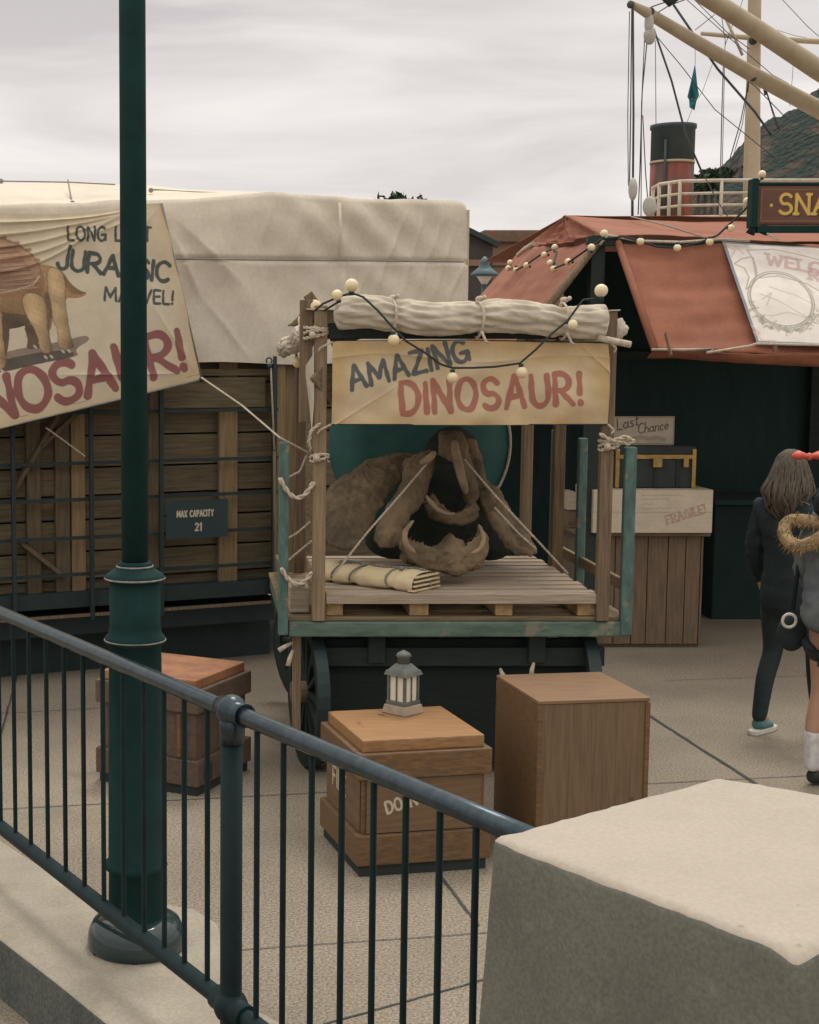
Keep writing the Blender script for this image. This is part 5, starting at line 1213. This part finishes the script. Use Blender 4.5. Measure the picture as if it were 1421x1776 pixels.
tree(708, 371, 41, .85, .52, 'right one of two dark treetops showing above the tarpaulin')

# ================================================================= ROCKY HILL
def hill():
    Yh = 170.
    hx = [1150,1200,1230,1252,1262,1275,1300,1330,1345,1360,1375,1400,1421,1480,1560,1700,1900,2200]
    hy = [480,330,308,304,280,262,245,215,205,192,180,160,145,110,90,130,230,420]
    def fn(U, W):
        px = 1140+U*1060; top = np.interp(px, hx, hy)
        Y = Yh-45+W*130; ridge = np.exp(-((W-.38)/.30)**2)
        X0 = (px-CX)/F*Yh*1.006; ztop = CH+(HZ-top)/F*Yh*1.0
        n = vnoise(X0*.12, Y*.12, 300)*2.2+vnoise(X0*.45, Y*.35, 301)*.9+np.abs(vnoise(X0*1.1, Y*.9, 302))*.7+vnoise(X0*2.6, Y*2.2, 303)*.22
        z = ztop*ridge+n*np.clip(ridge, .2, 1)-1.6
        k = Y/Yh; return X0*(1+.0*k)+n*.4, Y+n, np.maximum(z, -1.)
    grid('hill', fn, 380, 200, M['rock'], None, kind='structure')
hill()
for i, (x, y) in enumerate([(1212,318),(1224,312),(1236,308),(1247,306)]):
    tree(x, y, 120, 1.0, .8, ['small round tree leftmost of four at the foot of the rocky hill', 'second small tree from the left at the foot of the rocky hill', 'third small tree from the left at the foot of the rocky hill', 'small tree closest to the slope at the foot of the rocky hill'][i], 500, .3)

# ================================================================= STEAMSHIP
YSH = 55.
sh = empty('steamship', at(1300, 500, YSH), 'old steamship with cream masts, booms and a red and black funnel behind the tent', 'ship')
P_ = lambda x, y, Y=YSH: at(x, y, Y)
dk = P_(1130, 380).z
mb = MB()
hullp = [(P_(1118,380).x, 53.5), (P_(1135,380).x, 52.2), (P_(1200,380).x, 51.5), (P_(1900,380).x, 51.5), (P_(1900,380).x, 60), (P_(1160,380).x, 60), (P_(1125,380).x, 57)]
nn = len(hullp); mb.add([(x, y, 0) for x, y in hullp]+[(x, y, dk-.8) for x, y in hullp], [tuple(range(nn-1, -1, -1)), tuple(range(nn, 2*nn))]+[(i, (i+1) % nn, nn+(i+1) % nn, nn+i) for i in range(nn)])
mb.build('hull', M['black'], sh)
mb = MB(); hp = [(x*1.0, y) for x, y in hullp]; mb.add([(x, y, dk-.79) for x, y in hp]+[(x, y, dk-.62) for x, y in hp], [tuple(range(nn-1, -1, -1)), tuple(range(nn, 2*nn))]+[(i, (i+1) % nn, nn+(i+1) % nn, nn+i) for i in range(nn)])
mb.build('deck', M['rail_white'], sh)
# funnel
fb = P_(1163, 378, 56); ft = P_(1164, 222, 56); fr_ = 36/F*56
fn1 = MB(); zb_, zm, zt_ = fb.z-.6, P_(1163,285,56).z, ft.z
fn1.lathe((fb.x, 56, 0), [(fr_,zb_),(fr_*1.0,zm)], 40); fn1.build('funnel', M['funnelred'], sh)
MB().lathe((fb.x, 56, 0), [(fr_*1.03,zm+.01),(fr_*1.03,zm+.1)], 40).build('funnel_band', M['cream'], sh)
MB().lathe((fb.x, 56, 0), [(fr_*1.0,zm+.11),(fr_*1.0,zt_-.05),(fr_*1.06,zt_-.04),(fr_*1.06,zt_+.1),(fr_*.98,zt_+.1),(fr_*.9,zt_-.6)], 40).build('funnel_top', M['funneltop'], sh)
MB().tube([(fb.x-fr_*.6, 56-fr_*.85, zb_), (fb.x-fr_*.6, 56-fr_*.85, zt_-.5)], .05, 6).build('steam_pipe', M['funneltop'], sh)
# mast, yards, booms
MB().tube([P_(1304,420), P_(1304,300), P_(1307,130), P_(1310,-60), P_(1313,-400)], [.32,.29,.24,.22,.15], 16).build('mast', M['cream'], sh)
MB().tube([P_(1216,58,54.6), P_(1310,66,54.6), P_(1421,72,54.6), P_(1500,78,54.6)], [.07,.10,.10,.08], 10).build('yard', M['cream'], sh)
MB().tube([P_(1093,6,44), P_(1130,26,45), P_(1200,68,46.5), P_(1300,126,48.5), P_(1421,190,51), P_(1600,290,54)], [.09,.17,.20,.24,.29,.32], 16).build('boom', M['cream'], sh)
MB().tube([P_(1150,-62,44), P_(1222,-8,45.5), P_(1300,42,47), P_(1421,122,49), P_(1600,232,53)], [.2,.27,.28,.32,.35], 16).build('boom', M['cream'], sh)
for x, y, Y, r in ((1094,8,43.8,.11), (1128,20,44.8,.13), (1306,70,47.7,.14), (1306,134,48.5,.13)):
    MB().ball(P_(x, y, Y), r, 10, 8).build('boom_fitting', M['rigging'], sh)
mb = MB(); mb.ball(P_(1126, 40, 44.8), .28, 10, 8, (.5,.5,1.1)); mb.ball(P_(1127, 62, 44.8), .26, 10, 8, (.7,.5,1)); mb.build('pulley_block', M['white'], sh)
MB().ball(P_(1098, 328, 43.8), .30, 12, 8, (.45,.4,1.1)).build('pulley_block', M['white'], sh)
MB().ball(P_(1127, 358, 44.8), .30, 12, 8, (.7,.4,1)).build('pulley_block', M['white'], sh)
MB().tube([P_(1150,-10,44.9), P_(1162,4,44.9), P_(1175,-8,44.9)], .14, 8).build('boom_fitting', M['wood_dark'], sh)
MB().tube([P_(1258,30,52), P_(1272,60,52), P_(1288,96,52)], .05, 8).build('spar', M['cream'], sh)
def rg(pts, r=.018, Y=None, m='rigging'):
    mb = MB(); mb.tube([P_(*p) if len(p) == 3 else P_(*p, Y or 50) for p in pts], r, 5); mb.build('rigging_line', M[m], sh)
for l, r, Y in [([(1096,12),(1094,200),(1092,325)],.02,44),([(1098,12),(1099,200),(1098,318)],.035,44),([(1092,20),(1089,200),(1090,320),(1097,345)],.015,44),([(1097,340),(1097,376)],.045,44),([(1124,55),(1114,160),(1110,300),(1107,372)],.02,44.8),([(1118,70),(1113,180),(1112,376)],.016,44.8),([(1120,20),(1120,60)],.02,44.8),([(1115,200),(1120,300),(1124,350)],.018,44.8),([(1137,70),(1138,215)],.012,44.8),
    ([(1134,50),(1165,140),(1190,235),(1221,306)],.035,46),([(1138,62),(1180,112),(1240,190),(1345,275)],.016,47),([(1168,8),(1200,55),(1245,120),(1310,195),(1338,235)],.045,48),([(1192,0),(1270,70),(1340,130),(1368,145)],.015,50),([(1200,-5),(1260,55),(1300,85)],.015,50),([(1255,105),(1310,150),(1362,203)],.018,50),([(1299,140),(1285,210),(1265,280)],.02,50),([(1299,140),(1288,215),(1268,285)],.014,50),([(1299,136),(1296,160)],.04,50),([(1324,140),(1340,190),(1352,225)],.02,50),([(1324,144),(1334,175),(1348,222)],.014,50),([(1323,142),(1328,165)],.04,50),
    ([(1255,108),(1252,200),(1250,300)],.02,52),([(1252,30),(1258,70),(1257,110),(1253,290)],.014,52),([(1290,-5),(1280,25),(1270,45),(1258,78)],.012,52),([(1206,52),(1240,25)],.014,50),([(1130,12),(1165,0)],.02,45),([(1128,30),(1160,10),(1192,-2)],.018,45),
    ([(1353,-5),(1400,45),(1430,72)],.014,56),([(1340,50),(1380,62),(1421,70)],.010,56),([(1378,70),(1375,130),(1370,185)],.010,56),([(1206,75),(1206,112)],.010,56),([(1200,190),(1192,212)],.010,56),([(1240,100),(1218,160),(1212,170)],.010,56),([(1222,306),(1245,350),(1262,375)],.02,50)]:
    rg(l, r*.9, Y)
# pennant
fl = [P_(1206,112,56), P_(1210,150,56.1), P_(1213,165,56.3), P_(1208,176,56), P_(1205,191,56.2), P_(1197,186,56), P_(1196,172,56.2), P_(1193,168,55.9), P_(1200,138,56)]
mb = MB(); nn = len(fl); mb.add(fl+[p+V((0,.05,0)) for p in fl], [tuple(range(nn)), tuple(range(2*nn-1, nn-1, -1))]+[(i, (i+1) % nn, nn+(i+1) % nn, nn+i) for i in range(nn)]); mb.build('pennant', M['flag'], sh)
# deck rail curving round
def rl2(h):   # h in px offset rows
    return None
rowsL = [(1133,52.6),(1145,52.3),(1180,51.8),(1250,51.6),(1310,51.6),(1420,51.6)]
rz0 = P_(1250, 377, 51.6).z; 
pl = [V((P_(x, 377, Y).x, Y, 0)) for x, Y in [(1143,57.5),(1132,55.5),(1131,54.0),(1142,52.8),(1178,51.9),(1250,51.6),(1310,51.6),(1500,51.6)]]
for dz, r in ((.02,.06),(.42,.045),(.82,.045),(1.24,.06)):
    MB().tube([(p.x, p.y, rz0+dz) for p in pl], r, 8).build('deck_rail', M['rail_white'], sh)
for p in [pl[1], pl[2], pl[3], pl[4], pl[5], pl[6], pl[4].lerp(pl[3],.5)]:
    MB().tube([(p.x, p.y, rz0-.4), (p.x, p.y, rz0+1.26)], .06, 8).build('rail_stanchion', M['rail_white'], sh)

# ================================================================= PEOPLE
def skin(name, nodes, edges, m, parent, sub=2, root=0, **tg):
    keys = list(nodes); me = bpy.data.meshes.new(name); off = wloc(parent)
    me.from_pydata([tuple(V(nodes[k][0])-off) for k in keys], [(keys.index(a), keys.index(b)) for a, b in edges], [])
    o = bpy.data.objects.new(name, me); C.objects.link(o); o.parent = parent
    md = o.modifiers.new('skin', 'SKIN'); md.use_smooth_shade = True
    sv = me.skin_vertices[0].data
    for i, k in enumerate(keys):
        r = nodes[k][1]; r = r if isinstance(r, tuple) else (r, r); sv[i].radius = r; sv[i].use_root = (i == root)
    s = o.modifiers.new('sub', 'SUBSURF'); s.levels = sub; s.render_levels = sub
    me.materials.append(m); return tag(o, **tg)
def wrinkle(o, st=.03, sc=.10):
    tx_ = bpy.data.textures.new('cloth_folds', 'CLOUDS'); tx_.noise_scale = sc; tx_.noise_depth = 2; tx_.noise_basis = 'VORONOI_F2_F1'
    d_ = o.modifiers.new('folds', 'DISPLACE'); d_.texture = tx_; d_.strength = st; d_.mid_level = .4; return o
def locks(name, hd, fx, rt, m, parent, length, n=150, r=.011):
    mb = MB()
    for k in range(n):
        az = rng.uniform(0, 2*math.pi); tilt = rng.uniform(.05, 1.0)
        d = rt*math.cos(az)+fx*math.sin(az)
        if d.dot(fx) > .55: continue
        st_ = hd+V((0,0,.015))+d*.088*math.sin(tilt*1.5)+V((0,0,.10*math.cos(tilt*1.5)))
        Lk = length*rng.uniform(.75, 1.1); wv = rng.uniform(-.02, .02, 2); out = rng.uniform(.0, .03)
        pts = [hd+V((0,0,.115))+d*.02, st_, hd+d*(.105+out*.5)+V((0,0,-.05)), hd+d*(.105+out)+V((wv[0],wv[1],-.05-Lk*.4))-fx*.02, hd+d*(.085+out)+V((wv[1],wv[0],-.05-Lk*.75))-fx*.03, hd+d*.07+V((0,0,-.05-Lk))-fx*.035]
        q = []
        for i in range(len(pts)-1):
            for t in (0, .5): q.append(pts[i].lerp(pts[i+1], t))
        q.append(pts[-1]); mb.tube(q, [r*.7]+[r]*(len(q)-2)+[r*.2], 5)
    return mb.build(name, m, parent)
def chain(keys): return list(zip(keys[:-1], keys[1:]))
def figure(name, origin, face, legs, arms, H_, label, mats, hands=True, lean=0.0):
    """origin = point on the ground under the hips; face = facing unit vector (horizontal)"""
    o = V(origin); fx = V(face).normalized(); rt = V((fx.y, -fx.x, 0)); t = empty('person', o, label, 'person')
    s = H_/1.7
    def P(r, f, z): return o+rt*r*s+fx*(f+lean*max(0, z-.9))*s+V((0,0,z*s))
    n = {'pelvis': (P(0,0,.93), (.13*s,.10*s)), 'waist': (P(0,.0,1.08), (.12*s,.09*s)), 'chest': (P(0,.0,1.27), (.145*s,.10*s)), 'upper': (P(0,0,1.38), (.11*s,.08*s)), 'neck': (P(0,.01,1.47), .048*s), 'skull0': (P(0,.02,1.54), .062*s), 'skull1': (P(0,.02,1.62), .078*s)}
    e = chain(['pelvis','waist','chest','upper','neck','skull0','skull1'])
    for sd, nm in ((-1,'l'),(1,'r')):
        kf, ky, ff, fz = legs[nm]      # knee forward, knee height, ankle forward, ankle height
        n['hip'+nm] = (P(.085*sd,0,.88), .085*s); n['knee'+nm] = (P(.095*sd,kf,ky), .055*s); n['calf'+nm] = (P(.095*sd,(kf+ff)/2-.02,ky*.68), .052*s); n['ankle'+nm] = (P(.10*sd,ff,fz), .034*s); n['toe'+nm] = (P(.115*sd,ff+.13,fz-.04), (.036*s,.022*s))
        e += chain(['pelvis','hip'+nm,'knee'+nm,'calf'+nm,'ankle'+nm,'toe'+nm])
        el_, wr = arms[nm]
        n['sho'+nm] = (P(.155*sd,0,1.385), .052*s); n['elb'+nm] = (P(*el_), .038*s); n['wri'+nm] = (P(*wr), .026*s)
        e += chain(['upper','sho'+nm,'elb'+nm,'wri'+nm])
        w_ = V(P(*wr)); d = (w_-V(P(*el_))).normalized(); sidev = d.cross(fx).normalized()
        if hands:
            n['palm'+nm] = (w_+d*.05*s, (.034*s,.016*s)); e.append(('wri'+nm, 'palm'+nm))
            for k in range(4):
                q = sidev*(.020-.0135*k)*s; Lf = (.034,.040,.037,.028)[k]*s
                n[f'fa{k}{nm}'] = (w_+d*.088*s+q, .0085*s); n[f'fb{k}{nm}'] = (w_+d*.088*s+q*1.1+d*Lf+fx*.008*s, .0078*s); n[f'fc{k}{nm}'] = (w_+d*.088*s+q*1.1+d*Lf*1.7+fx*.024*s, .0065*s)
                e += [('palm'+nm, f'fa{k}{nm}'), (f'fa{k}{nm}', f'fb{k}{nm}'), (f'fb{k}{nm}', f'fc{k}{nm}')]
            n['th1'+nm] = (w_+d*.045*s+sidev*.035*s+fx*.012*s, .010*s); n['th2'+nm] = (w_+d*.078*s+sidev*.045*s+fx*.024*s, .008*s); e += [('wri'+nm,'th1'+nm), ('th1'+nm,'th2'+nm)]
    skin('body', n, e, M['skin'], t)
    hd = V(n['skull1'][0])
    # face
    mb = MB(); mb.ball(hd+fx*.083*s-V((0,0,.022)), .014*s, 8, 6, (.8,1,1.5)); mb.ball(hd+V((0,0,-.01))+rt*.076*s, .02*s, 8, 6, (.5,.7,1.3)); mb.ball(hd+V((0,0,-.01))-rt*.076*s, .02*s, 8, 6, (.5,.7,1.3)); mb.build('nose_and_ears', M['skin'], t)
    for sd in (-1, 1): MB().ball(hd+fx*.074*s+rt*.03*sd*s+V((0,0,.004)), .012*s, 8, 6).build('eye', M['hairdark'], t)
    MB().ball(hd+fx*.074*s-V((0,0,.055*s)), .016*s, 8, 6, (1.2,.5,.35)).build('mouth', mat('lips', (.4,.14,.12), rough=.5) if 'lips' not in bpy.data.materials else bpy.data.materials['lips'], t)
    return t, P, n, s, fx, rt, hd
# walking person in black
pf = (atz(1330,1270,0)+atz(1395,1279,0))/2
fA = V((.75,.65,0)).normalized()
tP, P, n, s, fx, rt, hd = figure('person', pf+V((-.015,.02,0)), fA, {'l': (.04,.50,-.10,.10), 'r': (.19,.52,.27,.08)}, {'l': ((-.21,-.03,1.12),(-.22,.10,.90)), 'r': ((.21,.02,1.12),(.20,.16,.92))}, 1.66, 'walking person in black coat, black leggings and teal sneakers, long brown hair', None, lean=-.06)
def grow(d, k): return {a: (b[0], tuple(x*k for x in b[1]) if isinstance(b[1], tuple) else b[1]*k) for a, b in d.items()}
cn = {'a': (P(0,0,.70), (.20*s,.165*s)), 'b': (P(0,0,.93), (.18*s,.15*s)), 'c': (P(0,0,1.1), (.145*s,.12*s)), 'd': (P(0,0,1.27), (.185*s,.145*s)), 'e': (P(0,0,1.385), (.155*s,.125*s)), 'f': (P(0,.01,1.47), (.068*s,.066*s))}
ce = chain('abcdef')
for nm in 'lr':
    for k, r in (('sho', .084), ('elb', .062), ('wri', .044)): cn[k+nm] = (n[k+nm][0], r*s)
    ce += chain(['e','sho'+nm,'elb'+nm,'wri'+nm])
wrinkle(skin('coat', cn, ce, M['coat'], tP, sub=3))
for nm in 'lr':
    skin('legging', {k: (V(n[k+nm][0])-V((0,0,.035 if k == 'ankle' else 0)), n[k+nm][1]*1.14 if k != 'ankle' else .046*s) for k in ('hip','knee','calf','ankle')}, chain(['hip','knee','calf','ankle']), M['legging'], tP)
    a = V(n['ankle'+nm][0]); f_ = fx
    base = a-V((0,0,a.z-.0)); z0 = max(0.0, a.z-.10)
    sh_ = skin('sneaker', {'h': (a+V((0,0,-.035))-f_*.025, (.047,.045)), 'm': (a+V((0,0,-.05))+f_*.06, (.042,.030)), 't': (a+V((0,0,-.062))+f_*.14, (.040,.022))}, chain('hmt'), M['sneaker'], tP)
    mb = MB(); pts = [(-.07,.03),(-.085,0),(-.07,-.03),(.02,-.036),(.12,-.045),(.18,-.03),(.195,0),(.18,.03),(.12,.045),(.02,.036)]
    lo_ = [a+f_*x+rt*y+V((0,0,-.098)) for x, y in pts]; hi_ = [a+f_*x+rt*y+V((0,0,-.068)) for x, y in pts]; nn = len(pts)
    dz = -min(0, min(p.z for p in lo_))+.0; lo_ = [p+V((0,0,dz)) for p in lo_]; hi_ = [p+V((0,0,dz)) for p in hi_]
    mb.add(lo_+hi_, [tuple(range(nn-1, -1, -1)), tuple(range(nn, 2*nn))]+[(i, (i+1) % nn, nn+(i+1) % nn, nn+i) for i in range(nn)]); mb.build('sole', M['sole'], sh_, bev=.006)
skin('hair', {'a': (hd+V((0,0,.025))-fx*.015, (.092,.09)), 'b': (hd-fx*.035-V((0,0,.06)), (.10,.085)), 'c': (hd-fx*.06-V((0,0,.17)), (.095,.05)), 'd': (hd-fx*.075-V((0,0,.28)), (.06,.028))}, chain('abcd'), M['hair'], tP)
locks('hair_locks', hd, fx, rt, M['hair'], tP, .22, 320, .0075)
# person at the right edge
p2 = atz(1437,1378,0); fB = V((.9,.35,0)).normalized()
tQ, P, n, s, fx, rt, hd = figure('person', p2+V((.035,.08,0)), fB, {'l': (.02,.50,-.02,.10), 'r': (.10,.52,.14,.08)}, {'l': ((-.23,-.02,1.12),(-.22,.14,.95)), 'r': ((.23,.02,1.12),(.20,.2,.98))}, 1.70, 'person at the right edge in grey fur-hooded parka, white socks and a red bow', None)
cn = {'a': (P(0,0,.80), (.19*s,.15*s)), 'b': (P(0,0,.95), (.20*s,.16*s)), 'c': (P(0,0,1.1), (.18*s,.15*s)), 'd': (P(0,0,1.27), (.185*s,.15*s)), 'e': (P(0,0,1.385), (.14*s,.11*s)), 'f': (P(0,.01,1.45), (.075*s,.07*s))}
ce = chain('abcdef')
for nm in 'lr':
    for k, r in (('sho', .085), ('elb', .072), ('wri', .052)): cn[k+nm] = (n[k+nm][0], r*s)
    ce += chain(['e','sho'+nm,'elb'+nm,'wri'+nm])
wrinkle(skin('parka', cn, ce, M['parka'], tQ, sub=3), .035, .09)
mb = MB(); hc = P(-.04,-.15,1.36)
ring = [hc+rt*.15*math.cos(t)+fx*(.07*math.sin(t)-.02)+V((0,0,.055*math.sin(t)+.02*math.cos(2*t))) for t in np.linspace(0, 2*math.pi, 30)]
mb.tube(ring, .035, 10)
for p in ring:
    for k in range(26):
        d = V(rng.normal(0, 1, 3)).normalized(); a_ = d.cross(V((.3,.2,.9))).normalized()*.004; q = p+d*.03; mb.add([q-a_, q+a_, q+d*.032+V((0,0,-.008))], [(0,1,2)])
mb.build('fur_hood', M['fur'], tQ)
skin('shorts', {'a': (P(0,0,.86), (.155*s,.13*s)), 'l': (P(-.095,.01,.74), .105*s), 'l2': (P(-.10,.03,.66), .095*s), 'r': (P(.095,.03,.74), .105*s), 'r2': (P(.10,.06,.66), .095*s)}, [('a','l'),('l','l2'),('a','r'),('r','r2')], M['legging'], tQ)
for nm in 'lr':
    a = V(n['ankle'+nm][0]); cf = V(n['calf'+nm][0])
    so_ = skin('sock', {'a': (a+V((0,0,-.03)), .044), 'b': (a.lerp(cf, .5), .050), 'c': (a.lerp(cf, .95), .060)}, chain('abc'), M['sock'], tQ)
    skin('shoe', {'h': (a+V((0,0,-.05))-fx*.02, (.044,.045)), 'm': (a+V((0,0,-.058))+fx*.07, (.045,.034)), 't': (a+V((0,0,-.068))+fx*.16, (.042,.026))}, chain('hmt'), M['hairdark'], tQ)
skin('hair', {'a': (hd+V((0,0,.03))-fx*.015, (.10,.10)), 'b': (hd-fx*.035-V((0,0,.06)), (.10,.085)), 'c': (hd-fx*.05-V((0,0,.15)), (.085,.05))}, chain('abc'), M['hairdark'], tQ)
locks('hair_locks', hd, fx, rt, M['hairdark'], tQ, .14, 260, .008)
mb = MB(); bc = at(1404, 792, hd.y-.03)
for sd in (-1, 1): mb.tube([bc+V((sd*x, 0, z)) for x, z in ((.0,0),(.025,.004),(.055,.008),(.075,.0),(.088,-.004))], [.012,.026,.042,.03,.004], 12, flat=.6)
mb.ball(bc, .02, 8, 6); mb.build('bow', M['red'], tQ)
mb = MB(); mb.tube([hd+rt*.1*math.cos(t)+V((0,0,.11*math.sin(t)+.015)) for t in np.linspace(-.1, math.pi+.1, 16)], .007, 6); mb.build('headband', M['hairdark'], tQ)
mb = MB(); bgc = P(-.20,-.10,.80); mb.ball(bgc, .085, 16, 12, (.9,.6,1.15)); ob = mb.build('shoulder_bag', M['coat'], tQ)
MB().tube([bgc+V((0,0,.12)), P(-.22,-.05,1.2), P(-.12,-.03,1.43)], .012, 6).build('bag_strap', M['coat'], ob)
mb = MB(); c = at(1405, 1078, 7.3); c = bgc+V((-.05,-.085,.08)); mb.tube([c+V((.035*math.cos(t), 0, .035*math.sin(t))) for t in np.linspace(0, 2*math.pi, 20)], .008, 8); mb.build('ring_charm', M['sole'], ob)
